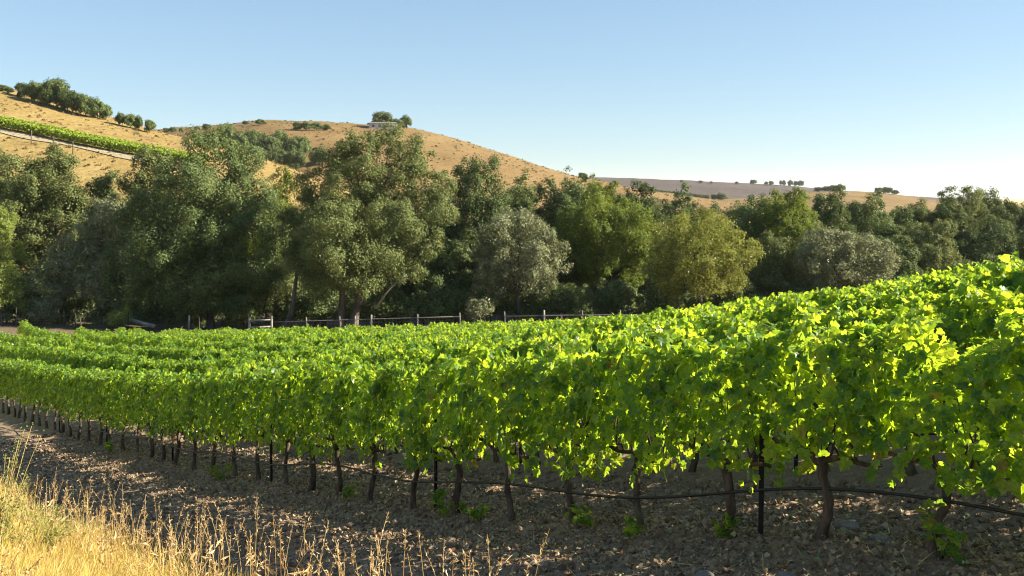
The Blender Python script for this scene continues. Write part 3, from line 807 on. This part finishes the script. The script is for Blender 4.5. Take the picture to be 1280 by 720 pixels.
def pt(px, Y):
    x = (px - CX) / F * Y; return np.array([x, Y, float(zsmooth(x, Y))])
def tree(px, top, w, bot, Y, mat, label, name='oak_tree', cat='tree', group='trees of the belt behind the fence', n=13, size=.215, dens=66, k=.42, depth=.9, **kw):
    """a tree whose crown spans top..bot and w picture units at distance Y"""
    s = Y / F; c = at(px, (top + bot) / 2, Y); rd = np.array([w / 2 * s, w / 2 * s * depth, (bot - top) / 2 * s])
    r = np.random.default_rng(abs(int(px * 13 + top)))
    return build_tree(name, label, cat, group, pt(px + kw.pop('bx', 0), Y), auto_lobes(c, rd, n, r, k), mat, size, dens, abs(int(px * 13 + top)) + 1, **kw)
def tree_l(base_px, Y, lobes_px, mat, label, name='oak_tree', cat='tree', group='trees of the belt behind the fence', size=.24, dens=40, **kw):
    """a tree given by its boughs: (px, py, half width, half height, depth offset) in picture units at distance Y"""
    s = Y / F; L = []
    for (px, py, a, b, dy) in lobes_px:
        c = at(px, py, Y); c[1] += dy; L.append((c, np.array([a * s, (a + b) / 2 * s, b * s])))
    return build_tree(name, label, cat, group, pt(base_px, Y), L, mat, size, dens, int(base_px * 31), **kw)

# --- back layer of the belt
tree(8, 190, 95, 380, 92, 'oak_olive', 'oak at the left edge, its top level with the hillside vines', bx=5)
tree(62, 188, 100, 395, 88, 'oak_olive', 'tall rounded olive oak, second from the left edge of the belt', n=16)
tree(124, 207, 88, 395, 93, 'oak_dark', 'dark oak in shade behind the pale shrub tree at left')
tree(184, 178, 66, 395, 90, 'oak_olive', 'oak with narrow pointed top left of the wide dark tree', n=15)
tree(342, 222, 80, 395, 90, 'oak_green', 'oak with bright green top between the two widest trees', n=13)
tree(598, 208, 96, 395, 92, 'oak_dark', 'dark round topped oak right of the tallest tree', n=15)
tree(545, 240, 80, 395, 97, 'oak_dark', 'shaded oak hidden close behind right side of the tallest tree')
tree(652, 224, 78, 390, 100, 'oak_dark', 'dark oak rising behind the silvery willow', n=13)
tree(700, 220, 84, 390, 96, 'oak_dark', 'dark oak with lumpy top, below the foot of the brown hill', n=14)
tree(752, 222, 66, 385, 99, 'oak_green', 'oak with small tufted top against the far ploughed hill', n=13, k=.36)
tree(806, 225, 60, 385, 99, 'oak_dark', 'narrow dark oak left behind the yellow green willow', n=12)
tree(846, 240, 60, 385, 102, 'oak_dark', 'dark oak peeping over the yellow green willow', n=11)
tree(925, 246, 70, 390, 97, 'oak_dark', 'dark oak just right behind the yellow green willow')
tree(985, 236, 84, 390, 95, 'oak_green', 'oak with bright lit top below the far golden hill', n=15)
tree(1040, 243, 70, 385, 103, 'oak_dark', 'dark oak behind the broad grey green bush', n=13)
tree(1092, 246, 72, 380, 106, 'oak_dark', 'dark oak right behind the broad grey green bush', n=13)
tree(1142, 246, 72, 375, 112, 'oak_olive', 'oak below the right end of the far golden hill', n=13)
tree(1203, 238, 74, 370, 118, 'oak_olive', 'tallest pointed oak of the right hand belt, above the vine crest', n=14)
tree(1252, 247, 76, 365, 122, 'oak_dark', 'hazy oak behind the vine crest, near the right edge', n=13)
tree(1302, 249, 76, 360, 124, 'oak_dark', 'hazy oak cut by the right edge of the picture', n=12)
# --- shaded understory that closes the belt below the crowns
for k, px in enumerate(range(-20, 1330, 54)):
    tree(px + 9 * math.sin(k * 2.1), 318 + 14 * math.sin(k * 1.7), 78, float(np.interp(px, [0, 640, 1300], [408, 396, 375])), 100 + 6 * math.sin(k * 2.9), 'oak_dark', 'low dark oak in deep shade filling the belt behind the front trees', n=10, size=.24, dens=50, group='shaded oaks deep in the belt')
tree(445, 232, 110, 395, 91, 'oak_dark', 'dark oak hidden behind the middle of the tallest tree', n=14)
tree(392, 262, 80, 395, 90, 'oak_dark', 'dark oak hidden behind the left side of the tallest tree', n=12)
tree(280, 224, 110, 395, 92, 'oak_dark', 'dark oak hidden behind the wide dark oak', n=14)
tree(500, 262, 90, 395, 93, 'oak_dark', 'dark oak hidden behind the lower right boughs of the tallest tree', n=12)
for k, px in enumerate(range(-30, 1000, 27)):
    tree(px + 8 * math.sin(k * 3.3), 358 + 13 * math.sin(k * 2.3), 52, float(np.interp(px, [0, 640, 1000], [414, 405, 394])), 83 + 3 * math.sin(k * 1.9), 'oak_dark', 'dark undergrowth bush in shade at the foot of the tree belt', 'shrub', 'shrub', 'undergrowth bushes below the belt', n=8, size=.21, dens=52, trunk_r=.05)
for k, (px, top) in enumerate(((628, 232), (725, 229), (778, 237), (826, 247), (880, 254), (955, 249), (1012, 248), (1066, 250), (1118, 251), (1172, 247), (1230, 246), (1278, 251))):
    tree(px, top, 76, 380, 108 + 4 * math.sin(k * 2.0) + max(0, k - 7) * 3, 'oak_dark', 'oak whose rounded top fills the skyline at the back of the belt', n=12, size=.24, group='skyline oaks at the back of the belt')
# --- middle layer
tree(1165, 275, 80, 385, 100, 'oak_olive', 'round oak with pale lit clumps, right of the broad grey green bush', n=14)
tree(1228, 272, 84, 375, 108, 'oak_dark', 'dark oak with lit clumps just above the vine crest', n=14)
tree(1280, 285, 80, 370, 108, 'oak_olive', 'low rounded oak at the right edge behind the vine crest', n=12)
tree(1110, 290, 60, 385, 97, 'oak_dark', 'dark oak in shade touching right side of the broad grey green bush', n=12)
tree(968, 290, 62, 390, 86, 'oak_olive', 'small oak with pale lit clumps, right of the yellow green willow', n=12)
tree(760, 243, 130, 372, 87, 'oak_green', 'broad oak with bright yellowish clumps left of the yellow green willow', n=20, k=.34, trunk_r=.35)
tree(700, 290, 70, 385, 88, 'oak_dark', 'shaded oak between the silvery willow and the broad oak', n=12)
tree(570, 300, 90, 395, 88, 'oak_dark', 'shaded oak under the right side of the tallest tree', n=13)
tree(128, 246, 66, 345, 82, 'grey_leaf', 'pale sunlit shrub tree standing before dark oaks at left', n=12, size=.22, dens=46, name='shrub_tree')
# --- wide dark tree left of centre
tree_l(262, 80, [(262, 190, 34, 26, 0), (238, 222, 28, 22, -1), (292, 205, 34, 24, 0), (250, 240, 50, 30, -2), (203, 256, 32, 26, -1), (300, 245, 38, 30, 0), (185, 290, 36, 34, -1), (230, 285, 40, 32, -3), (280, 285, 40, 34, -3),
                 (322, 285, 30, 34, 0), (185, 335, 36, 38, -2), (240, 335, 34, 36, -4), (285, 335, 38, 38, -3), (325, 335, 28, 38, 0), (205, 375, 30, 24, -2), (250, 372, 30, 24, -3), (300, 378, 30, 20, -1)],
       'oak_dark', 'wide dark oak with drooping boughs, left of the tallest tree', size=.19, dens=76, trunk_r=.4)
# --- hero oak
tree_l(432, 76, [(482, 175, 26, 20, 1), (440, 182, 18, 18, 0), (512, 198, 30, 24, 1), (455, 205, 34, 26, 0), (412, 208, 28, 24, 1), (545, 232, 22, 20, 1), (500, 232, 40, 28, 0), (440, 240, 40, 28, -1), (390, 240, 26, 28, 1),
                 (540, 262, 30, 26, 0), (495, 275, 36, 28, -2), (430, 275, 40, 32, -4), (380, 280, 26, 32, 0), (525, 300, 30, 24, -1), (480, 312, 36, 28, -2), (435, 315, 36, 34, -4), (392, 322, 26, 30, -1),
                 (500, 338, 26, 20, 0), (450, 350, 34, 22, -2), (405, 352, 26, 22, -1), (478, 262, 30, 40, 2)],
       'oak_olive', 'tallest oak of the belt, olive crown on twin pale trunks behind the fence', size=.18, dens=84, trunk_r=.33, twin=1, fill=.3)
# --- front layer willows and shrubs
tree(648, 263, 112, 382, 80, 'grey_leaf', 'silvery grey willow with rounded crown right of the tallest tree', name='willow_tree', n=22, size=.2, dens=52, k=.36, droop=.8, trunk_r=.24)
tree(874, 262, 140, 388, 77, 'willow_leaf', 'airy yellow green willow with feathery crown near the vines', name='willow_tree', n=26, size=.19, dens=38, k=.32, droop=.6, fill=.5, trunk_r=.28)
tree(1056, 284, 128, 375, 84, 'grey_leaf', 'broad grey green bush like willow behind the vines at right', name='willow_tree', n=22, size=.21, dens=48, k=.36, trunk_r=.2)
SG = 'shrubs along the fence'
tree(-2, 255, 54, 350, 80, 'bright_leaf', 'sunlit yellow green tree cut by the left edge of the picture', n=11, size=.2, dens=44, group=None)
tree(2, 335, 60, 402, 76, 'bright_leaf', 'sunlit yellow green shrub low at the left edge beside the field', 'shrub', 'shrub', SG, n=10, size=.19, dens=46, trunk_r=.08)
tree(78, 300, 70, 400, 80, 'grey_leaf', 'pale shrub under the second oak from the left', 'shrub', 'shrub', SG, n=13, size=.2, dens=46, trunk_r=.08)
tree(130, 320, 66, 400, 79, 'grey_leaf', 'pale shrub below the sunlit shrub tree, left of the wide dark oak', 'shrub', 'shrub', SG, n=12, size=.2, dens=46, trunk_r=.08)
tree(55, 372, 44, 406, 77.5, 'grey_leaf', 'small pale bush at the fence near the left edge', 'shrub', 'shrub', SG, n=9, size=.18, dens=50, trunk_r=.05)
tree(150, 385, 34, 408, 75, 'bright_leaf', 'low weedy bush by the fallen log at the fence', 'shrub', 'shrub', SG, n=8, size=.17, dens=50, trunk_r=.04)
tree(352, 330, 56, 392, 81, 'oak_olive', 'shrub left of the leaning trunk beside the tallest oak', 'shrub', 'shrub', SG, n=12, size=.2, dens=46, trunk_r=.06)
tree(480, 372, 70, 405, 79, 'oak_dark', 'dark low shrub at the foot of the tallest oak', 'shrub', 'shrub', SG, n=10, size=.2, dens=46, trunk_r=.05)
tree(560, 360, 80, 402, 80, 'oak_dark', 'dark shrub behind the fence right of the tallest oak', 'shrub', 'shrub', SG, n=10, size=.2, dens=46, trunk_r=.05)
tree(600, 375, 30, 398, 76.5, 'grey_leaf', 'small pale shrub at the fence below the silvery willow', 'shrub', 'shrub', SG, n=8, size=.18, dens=50, trunk_r=.04)
tree(700, 355, 60, 392, 80, 'oak_dark', 'dark shrub right of the silvery willow foot', 'shrub', 'shrub', SG, n=10, size=.2, dens=46, trunk_r=.05)
tree(770, 352, 44, 388, 80, 'oak_olive', 'small shrub left of the yellow green willow foot', 'shrub', 'shrub', SG, n=9, size=.19, dens=48, trunk_r=.05)
tree(985, 355, 70, 392, 86, 'grey_leaf', 'low grey shrub between the yellow green willow and the grey green bush', 'shrub', 'shrub', SG, n=11, size=.2, dens=46, trunk_r=.05)
tree(385, 375, 50, 405, 86, 'oak_dark', 'dark low shrub behind the leaning trunk', 'shrub', 'shrub', SG, n=9, size=.2, dens=46, trunk_r=.05)
tree(235, 380, 60, 408, 85, 'oak_dark', 'dark low shrub beneath the wide dark oak', 'shrub', 'shrub', SG, n=9, size=.2, dens=46, trunk_r=.05)
# leaning trunk beside the hero oak, fallen log, dead branch
mb = MB(); b = pt(356, 76.0); t = np.linspace(0, 1, 10)[:, None]
p = b + t * np.array([1.15, .6, 5.0]) + np.column_stack([.15 * np.sin(t[:, 0] * 5), 0 * t[:, 0], 0 * t[:, 0]]); p[0, 2] -= .3
mb.tube(p, np.linspace(.26, .12, 10), 9, .07)
for k, e in enumerate(((.9, .3, 1.6), (-.7, .2, 1.7), (.3, -.4, 1.9))): mb.tube([p[-2], p[-2] + np.array(e) * .5, p[-2] + np.array(e)], [.11, .08, .04], 7, .05)
tag(mb.build('tree_trunk', M['bark']), 'leaning bare tree trunk behind the fence, left of the twin trunks', 'trunk')
mb = MB(); b = pt(172, 75.0); mb.tube([b + [-1.6, .2, .95], b + [-.6, 0, .65], b + [.5, 0, .3], b + [1.5, -.2, .12]], [.09, .15, .17, .18], 9, .08)
mb.tube([b + [-.6, 0, .65], b + [-.9, -.3, 1.15], b + [-1.5, -.4, 1.35]], [.07, .05, .03], 6)
tag(mb.build('fallen_log', M['dead_wood']), 'pale fallen log lying at the fence behind the vines at left', 'log')
mb = MB(); b = at(482, 366, 75.0)
mb.tube([at(470, 385, 75.5), at(484, 364, 75.2), at(497, 351, 75), at(508, 343, 74.8)], [.10, .08, .06, .03], 7, .06)
for a_, e_ in (((497, 351), (506, 356)), ((490, 358), (486, 346)), ((502, 347), (512, 349)), ((505, 345), (503, 337))):
    mb.tube([at(*a_, 75), at((a_[0] + e_[0]) / 2 + 1, (a_[1] + e_[1]) / 2, 74.9), at(*e_, 74.8)], [.04, .03, .012], 5)
tag(mb.build('dead_branch', M['dead_wood']), 'bare grey dead branch leaning below the right side of the tallest oak', 'branch')

# ------------------------------------------------------------------ fence and gate
fence = empty('wire_fence', pt(325, 71)); fo = np.array(fence.location)
fpts = [(-30, 'metal'), (20, 'metal'), (94, 'metal'), (160, 'metal'), (236, 'wood'), (383, 'thin'), (425, 'thin'), (444, 'thin'), (464, 'wood'), (522, 'thin'), (575, 'thin'), (631, 'thin'), (680, 'wood'), (728, 'thin'), (775, 'thin'), (820, 'wood'), (870, 'thin')]
posP = []
for px, kd in fpts:
    Y = float(np.interp(px, [p[0] for p in FENCE], [p[1] for p in FENCE])); b = pt(px, Y); posP.append(b)
    mb = MB(); h = {'metal': 1.5, 'thin': 1.3, 'wood': 1.35}[kd]; rr = {'metal': .035, 'thin': .05, 'wood': .085}[kd]
    q = b - fo; mb.tube([q + [0, 0, -.3], q + [0, 0, h * .5], q + [random.uniform(-.03, .03), 0, h]], [rr, rr, rr * .95], 7, .04)
    mb.build('post', M['old_wood' if kd != 'metal' else 'stake'], fence)
def span(P, hts, rr, name, mat, pick_=None):
    mb = MB()
    for h in hts:
        mb.tube(np.array([p - fo + [0, 0, h] for p in P]), rr, 5)
    return mb, name, mat
left = posP[:5] + [pt(311, 71.2)]; right_ = [pt(340, 70.9)] + posP[5:]
for grp in (left, right_):
    mb, _, _ = span(grp, (.25, .5, .75, 1.0), .006, 'w', 'wire')
    for a, b2 in zip(grp[:-1], grp[1:]):                    # vertical stays of the stock mesh
        L_ = np.linalg.norm(b2 - a)
        for k in range(1, int(L_ / .28)):
            q = a + (b2 - a) * k * .28 / L_ - fo; mb.tube([q + [0, 0, .1], q + [0, 0, 1.0]], .004, 3, cap=False)
    mb.build('wire_mesh', M['wire'], fence)
mb = MB(); P = [p - fo + [0, -.06, .95] for p in posP[11:17]]
mb.tube(np.array(P), .036, 6, .05); mb.build('rail', M['old_wood'], fence)
mb = MB(); P = [p - fo + [0, -.02, 1.02] for p in right_[:7]]
mb.tube(np.array(P), .03, 6, .05); mb.build('rail', M['old_wood'], fence)
tag(fence, 'long wire fence with mixed wooden and metal posts between vines and trees', 'fence')
gate = empty('brace_frame', pt(325, 70.6)); go = np.array(gate.location)
for px in (311.5, 339.5):
    mb = MB(); q = pt(px, 70.6) - go; mb.tube([q + [0, 0, -.3], q + [0, 0, 1.5]], [.10, .09], 8, .04); mb.build('post', M['old_wood'], gate)
for h in (1.22, .7):
    mb = MB(); mb.tube([pt(311.5, 70.5) - go + [.1, 0, h], pt(339.5, 70.5) - go + [-.1, 0, h + .02]], [.06, .06], 7, .04); mb.build('rail', M['old_wood'], gate)
tag(gate, 'wooden H shaped fence brace of two posts and rails left of the leaning trunk', 'fence brace')

# ------------------------------------------------------------------ hillside: vines, track, posts, ridge trees, house
def hill_strip(px0, px1, yf, n):
    return [hillA.point(px, yf(px)) for px in np.linspace(px0, px1, n)]
yv = lambda px: float(np.interp(px, [-40, 0, 60, 100, 175, 240, 262], [154, 160, 172, 181, 195, 207, 212]))
SV, SF, n0 = [], [], 0; r = np.random.default_rng(8)
lineP = np.array(hill_strip(-40, 250, yv, 150))
for rowoff in (0, 2.6):
    for p in lineP:
        q = p + np.array([0, rowoff, 0]); k = 90
        P = q + np.column_stack([r.uniform(-.7, .7, k), r.normal(0, .4, k), r.uniform(.5, 1.9, k) + rowoff * .17])
        V, Fc = leaves(P, r.normal(0, .7, (k, 3)) + [0, 0, .6], r.normal(0, 1, (k, 3)), r.uniform(.2, .4, k), ML3, MLF)
        SV.append(V); SF.append(Fc + n0); n0 += len(V)
tag(link('hillside_vines', mesh_np('hillside_vines', np.vstack(SV), np.vstack(SF), False), M['far_vine']), 'distant band of green vines crossing the golden hillside at upper left', 'vines', kind='stuff')
# pale track below the vines
pxs_ = np.linspace(-40, 215, 120)
V = np.array([[hillA.point(px, yv(px) + 1.5 + j * (.8 + .25 * math.sin(px * .05))) + [0, 0, .16] for j in range(7)] for px in pxs_])
V = V.reshape(-1, 3); i = np.arange(120 * 7).reshape(120, 7)
Q = np.stack([i[:-1, :-1], i[1:, :-1], i[1:, 1:], i[:-1, 1:]], -1).reshape(-1, 4)
tag(link('hillside_track', mesh_np('hillside_track', V, Q), M['hill_track']), kind='structure')
for k, (px, py) in enumerate(((39, 179), (67, 187), (91, 193))):
    p = hillA.point(px, py); mb = MB(); mb.tube([[0, 0, -.3], [0, 0, 1.2], [0, 0, 2.5]], [.11, .10, .09], 7); o = mb.build('post', M['bark']); o.name = 'vineyard_post'; o.location = p
    tag(o, ['left end post below the hillside vines', 'middle end post below the hillside vines', 'right end post below the hillside vines'][k], 'post', 'end posts of the hillside vines')

protoR = {}
def small_tree(p, h, w, mat, label, group, seed, name='oak_tree', bush=False):
    """tree of height h and width w at p; shapes are shared between copies"""
    key = (mat, seed % 4, bush)
    if key not in protoR:
        r = np.random.default_rng(300 + seed % 4)
        L = auto_lobes((0, 0, .56 if not bush else .48), (.5, .5, .44 if not bush else .5), 13, r, .40)
        o = build_tree(name, label, 'tree', group, (0, 0, 0), L, mat, .085, 480, 700 + seed % 4, trunk_r=.028)
        protoR[key] = o
    else:
        o = copy_tree(protoR[key]); o.name = name
    o.location = p; o.scale = (w, w, h); o.rotation_euler = (0, 0, (seed * 1.7) % 6.28)
    tag(o, label, 'tree', group)
    return o
def on_hill(hill, px, ytop, ybase, wpx, mat, label, group, seed, **kw):
    p = hill.point(px, ybase); s = p[1] / F; wpx *= .84
    return small_tree(p - [0, 0, .05 * (ybase - ytop) * s], (ybase - ytop + 1.0) * s, wpx * s, mat, label, group, seed, **kw)
G1 = 'oaks on the crest of the near hill'
for k, (px, yt, yb, w) in enumerate(((3, 107, 114, 14), (12, 110, 117, 10))):
    on_hill(hillA, px, yt, yb, w, 'oak_dark', 'low dark oak on the near hill crest at the left edge', G1, k)
cl = [(30, 105, 122, 22), (46, 104, 128, 26), (70, 100, 134, 34), (60, 108, 132, 26), (84, 113, 139, 28), (98, 117, 143, 26), (108, 121, 146, 24), (120, 126, 148, 22), (132, 132, 150, 16)]
labs = ['leftmost oak of the dark grove on the near hill crest', 'second oak from the left in the crest grove', 'tallest oak of the dark grove on the near hill crest', 'oak at the left foot of the tallest crest oak', 'oak just right of the tallest crest oak',
        'oak in the middle of the falling right side of the crest grove', 'oak near the right end of the crest grove', 'second last oak of the crest grove', 'small last oak at the right end of the crest grove']
for k, c in enumerate(cl): on_hill(hillA, *c, 'oak_dark', labs[k], G1, k)
for k, (px, yt, yb, w) in enumerate(((151, 142, 157, 12), (163, 144, 160, 16), (173, 147, 162, 11), (187, 151, 166, 14))):
    on_hill(hillA, px, yt, yb, w, 'oak_dark', ['first small oak right of the crest grove', 'widest of the four small oaks right of the crest grove', 'third small oak right of the crest grove', 'last small oak on the falling near crest'][k], G1, k + 1)
G2 = 'oaks in the gully of the middle hill'
r = np.random.default_rng(4)
gl = [(248, 166, 182, 20), (262, 170, 190, 24), (283, 156, 186, 26), (300, 168, 194, 28), (318, 164, 190, 28), (335, 170, 198, 28), (350, 164, 192, 26), (366, 176, 200, 26), (378, 172, 198, 22), (290, 182, 204, 30), (320, 184, 208, 32), (346, 188, 212, 30), (370, 190, 212, 28), (270, 180, 200, 24), (398, 186, 206, 24)]
for k, c in enumerate(gl): on_hill(hillB, *c, 'oak_dark', 'oak with bluish dark crown in the wooded gully of the middle hill', G2, k)
G3 = 'oaks along the crest of the middle hill'
gl = [(208, 161, 166, 9), (216, 160, 166, 10), (226, 161, 166, 6), (246, 159, 163, 7), (258, 156, 162, 11), (307, 152, 156, 9), (325, 150, 156, 13)]
for k, c in enumerate(gl): on_hill(hillB, *c, 'oak_dark', 'tiny dark oak on the skyline crest of the middle hill, left of the wood', G3, k)
for k, c in enumerate([(372, 154, 163, 14), (384, 153, 163, 16), (396, 154, 163, 14), (408, 157, 163, 12)]):
    on_hill(hillB, *c, 'oak_dark', 'low oak of the short dark row on the middle hill crest above the gully wood', 'oaks above the gully wood', k)
on_hill(hillB, 478, 141, 160, 31, 'oak_dark', 'round oak above the pale house on the hilltop', G3, 2)
on_hill(hillB, 498, 150, 161, 14, 'oak_dark', 'small oak between the hilltop house and its right hand oak', G3, 1)
on_hill(hillB, 507, 146.5, 160.5, 17, 'oak_dark', 'small round oak right of the hilltop house', G3, 3)
on_hill(hillB, 728, 217, 223, 12, 'oak_dark', 'lone dark bush at the right foot of the middle hill crest', G3, 0)
# dry bushes and grass tussocks on the slopes
def tufts(hill, n, seed, smin, smax, name, label):
    r = np.random.default_rng(seed); P, Sz = [], []
    h, w = hill.X.shape
    for _ in range(n):
        j = r.integers(10, 108); i = r.integers(2, w - 2); f = r.random(2)
        q = np.array([hill.X[j, i], hill.D[j, i], hill.Z[j, i]]) * (1 - f[0]) + np.array([hill.X[j + 1, i + 1], hill.D[j + 1, i + 1], hill.Z[j + 1, i + 1]]) * f[0]
        P.append(q); Sz.append(smin + (smax - smin) * r.random() ** 2.5)
    P = np.array(P); Sz = np.array(Sz); m = 14
    Q = np.repeat(P, m, 0); S2 = np.repeat(Sz, m)
    e = norm(r.normal(0, 1, Q.shape)); e[:, 2] = np.abs(e[:, 2])
    V, Fc = leaves(Q + e * S2[:, None] * [.7, .7, .45], e + r.normal(0, .3, e.shape), r.normal(0, 1, e.shape), S2 * r.uniform(.5, .9, len(S2)), DL3 * [1.4, 1, 1], DLF)
    tag(link(name, mesh_np(name, V, Fc, False), M['dry_bush']), label, 'tussocks', kind='stuff')
M['dry_bush'] = leaf_mat('dry_bush_leaf', [(0, (0.105, 0.071, 0.028)), (.5, (0.180, 0.124, 0.050)), (.85, (0.255, 0.188, 0.083)), (1, (0.128, 0.120, 0.045))], [(0, (.2, .14, .05)), (1, (.3, .24, .1))], .2, .02, .6)
tufts(hillA, 4200, 71, .12, .62, 'hill_tussocks', 'brown dry tussocks dotted over the golden near hill')
tufts(hillB, 3600, 72, .2, 1.0, 'slope_tussocks', 'brown dry tussocks dotted over the middle hill')
# white house
p = hillB.point(479, 161); s = p[1] / F
house = empty('hilltop_house', p - [0, 0, .5])
house.rotation_euler = (0, 0, .12)
mb = MB(); mb.box((0, 0, 1.5), (14.5, 7, 3.0)); w_ = mb.build('wall', M['white_wall'], house, False)
for k in range(4):
    mb = MB(); mb.box((-5 + 3.3 * k, -3.52, 1.7), (1.3, .06, 1.1)); mb.build('window', M['glass'], house, False)
me = bpy.data.meshes.new('roof'); me.from_pydata([(-7.8, -4, 3.002), (7.8, -4, 3.002), (7.8, 4, 3.002), (-7.8, 4, 3.002), (-6, 0, 4.1), (6, 0, 4.1), (-7.8, -4, 3.15), (7.8, -4, 3.15), (7.8, 4, 3.15), (-7.8, 4, 3.15)], [],
    [(0, 3, 2, 1), (0, 1, 7, 6), (1, 2, 8, 7), (2, 3, 9, 8), (3, 0, 6, 9), (6, 7, 5, 4), (7, 8, 5), (8, 9, 4, 5), (9, 6, 4)])
link('roof', me, M['roof'], house)
tag(house, 'long low pale house under oaks on the middle hilltop', 'house')
# far ridge trees
G4 = 'trees on the far ploughed ridge'
for k, (px, yt, yb, w) in enumerate(((852, 225.5, 228, 6), (876, 226, 229, 8), (889, 227, 229.5, 5), (921, 227.5, 230.5, 6), (942, 224.5, 230.5, 12), (958, 227, 231.5, 7))):
    on_hill(hillC, px, yb - (yb - yt) * .8, yb, w * .8, 'oak_dark', 'small dark tree on the skyline of the far ploughed ridge', G4, k)
for k, (px, yt, yb, w) in enumerate(((964, 226, 232, 8), (976, 225, 232, 5), (980, 224.5, 232.5, 6), (988, 225, 233, 9), (995, 226, 233, 8), (1001, 225, 233.5, 11))):
    on_hill(hillC, px, yb - (yb - yt) * .8, yb, w * .8, 'oak_dark', 'tree of the tight tall clump at the right end of the far ridge', 'tall clump on the far ridge', k)
for k, (px, yt, yb, w) in enumerate(((1024, 235, 239.5, 14), (1034, 234, 239.5, 15), (1042, 232.5, 239.5, 18), (1050, 232, 239.5, 14))):
    on_hill(hillD, px, yt, yb, w, 'oak_dark', 'oak of the dark clump on the crest of the far golden hill', 'oaks on the far golden crest', k)
for k, (px, yt, yb, w) in enumerate(((1100, 235.5, 241.5, 15), (1109, 235, 242.5, 17), (1119, 238.5, 243.5, 10))):
    on_hill(hillD, px, yt, yb, w, 'oak_dark', 'oak of the clump at the right end of the far golden crest', 'oaks at the end of the golden crest', k)
for k, (px, yt, yb, w) in enumerate(((893, 244, 251, 10), (902, 242.5, 251, 15))):
    on_hill(hillD, px, yt, yb, w, 'oak_dark', ['left oak of the pair below the far ploughed hill', 'right and bigger oak of the pair below the far ploughed hill'][k], 'oak pair below the ploughed hill', k)
for k, px in enumerate(np.linspace(806, 884, 16)):
    yb = float(np.interp(px, [790, 830, 890], [239.5, 243.5, 250])); on_hill(hillD, px, yb - 4.5, yb, 7, 'oak_dark', 'small round tree in the dark line along the golden slope', 'tree line on the golden slope', k)

# ------------------------------------------------------------------ weedy shrub at the left edge
def sprig_bush(px, Y, h, w, n, mat, label, seed, size=.03):
    b = pt(px, Y); b[2] = float(ground_z(b[0], b[1])); root = empty('weed_shrub', b); r = np.random.default_rng(seed)
    mb = MB(); P, T = [], []
    for i in range(n):
        a = r.uniform(0, 6.28); ln = r.uniform(.2, 1); H = h * r.uniform(.5, 1.05); t = np.linspace(0, 1, 8)[:, None]
        p = t * np.array([math.cos(a) * w * ln, math.sin(a) * w * ln, H]) + t ** 2 * np.array([math.cos(a), math.sin(a), -.4]) * w * .35
        mb.tube(p, np.linspace(.006, .002, 8), 4)
        for q in range(2, 8):
            for _ in range(7):
                f = r.uniform(-.5, .5); s0 = p[q] + (p[q] - p[q - 1]) * f
                P.append(s0 + r.normal(0, .012, 3)); T.append(norm(p[q] - p[q - 1]) * .6 + r.normal(0, .7, 3))
    mb.build('stem', M['stalk'], root)
    P = np.array(P); V, Fc = leaves(P, r.normal(0, .6, P.shape) + [0, 0, .7], np.array(T), size * r.uniform(.6, 1.3, len(P)), DL3, DLF)
    link('foliage', mesh_np('foliage', V, Fc, False), M[mat], root)
    return tag(root, label, 'shrub', 'weedy shrubs on the bank')
sprig_bush(-4, 9.2, 1.4, .38, 24, 'bright_leaf', 'spiky pale green weed standing at the left edge before the dirt strip', 61)
sprig_bush(42, 10.0, .7, .45, 24, 'bright_leaf', 'low green weed at the top of the grass bank beside the spiky weed', 62)
sprig_bush(-10, 6.2, .75, .3, 14, 'stalk', 'dry brown weed at the lower left corner', 63, .025)

# ------------------------------------------------------------------ haze
hb = bpy.data.meshes.new('haze')
mb = MB(); 
x0, x1, y0, y1, z0, z1 = -7500, 7500, -4500, 11000, -16, 130
V = [(x0, y0, z0), (x1, y0, z0), (x1, y1, z0), (x0, y1, z0), (x0, y0, z1), (x1, y0, z1), (x1, y1, z1), (x0, y1, z1)]
hb.from_pydata(V, [], [(0, 3, 2, 1), (4, 5, 6, 7), (0, 1, 5, 4), (1, 2, 6, 5), (2, 3, 7, 6), (3, 0, 4, 7)])
hm, nt, out = new_mat('haze'); pv = nt.nodes.new('ShaderNodeVolumePrincipled')
pv.inputs['Color'].default_value = (.86, .91, 1, 1); pv.inputs['Density'].default_value = .00005; pv.inputs['Anisotropy'].default_value = .3
nt.links.new(pv.outputs[0], out.inputs['Volume'])
tag(link('haze', hb, hm), 'thin pale haze in the air over the valley', 'haze', kind='stuff')
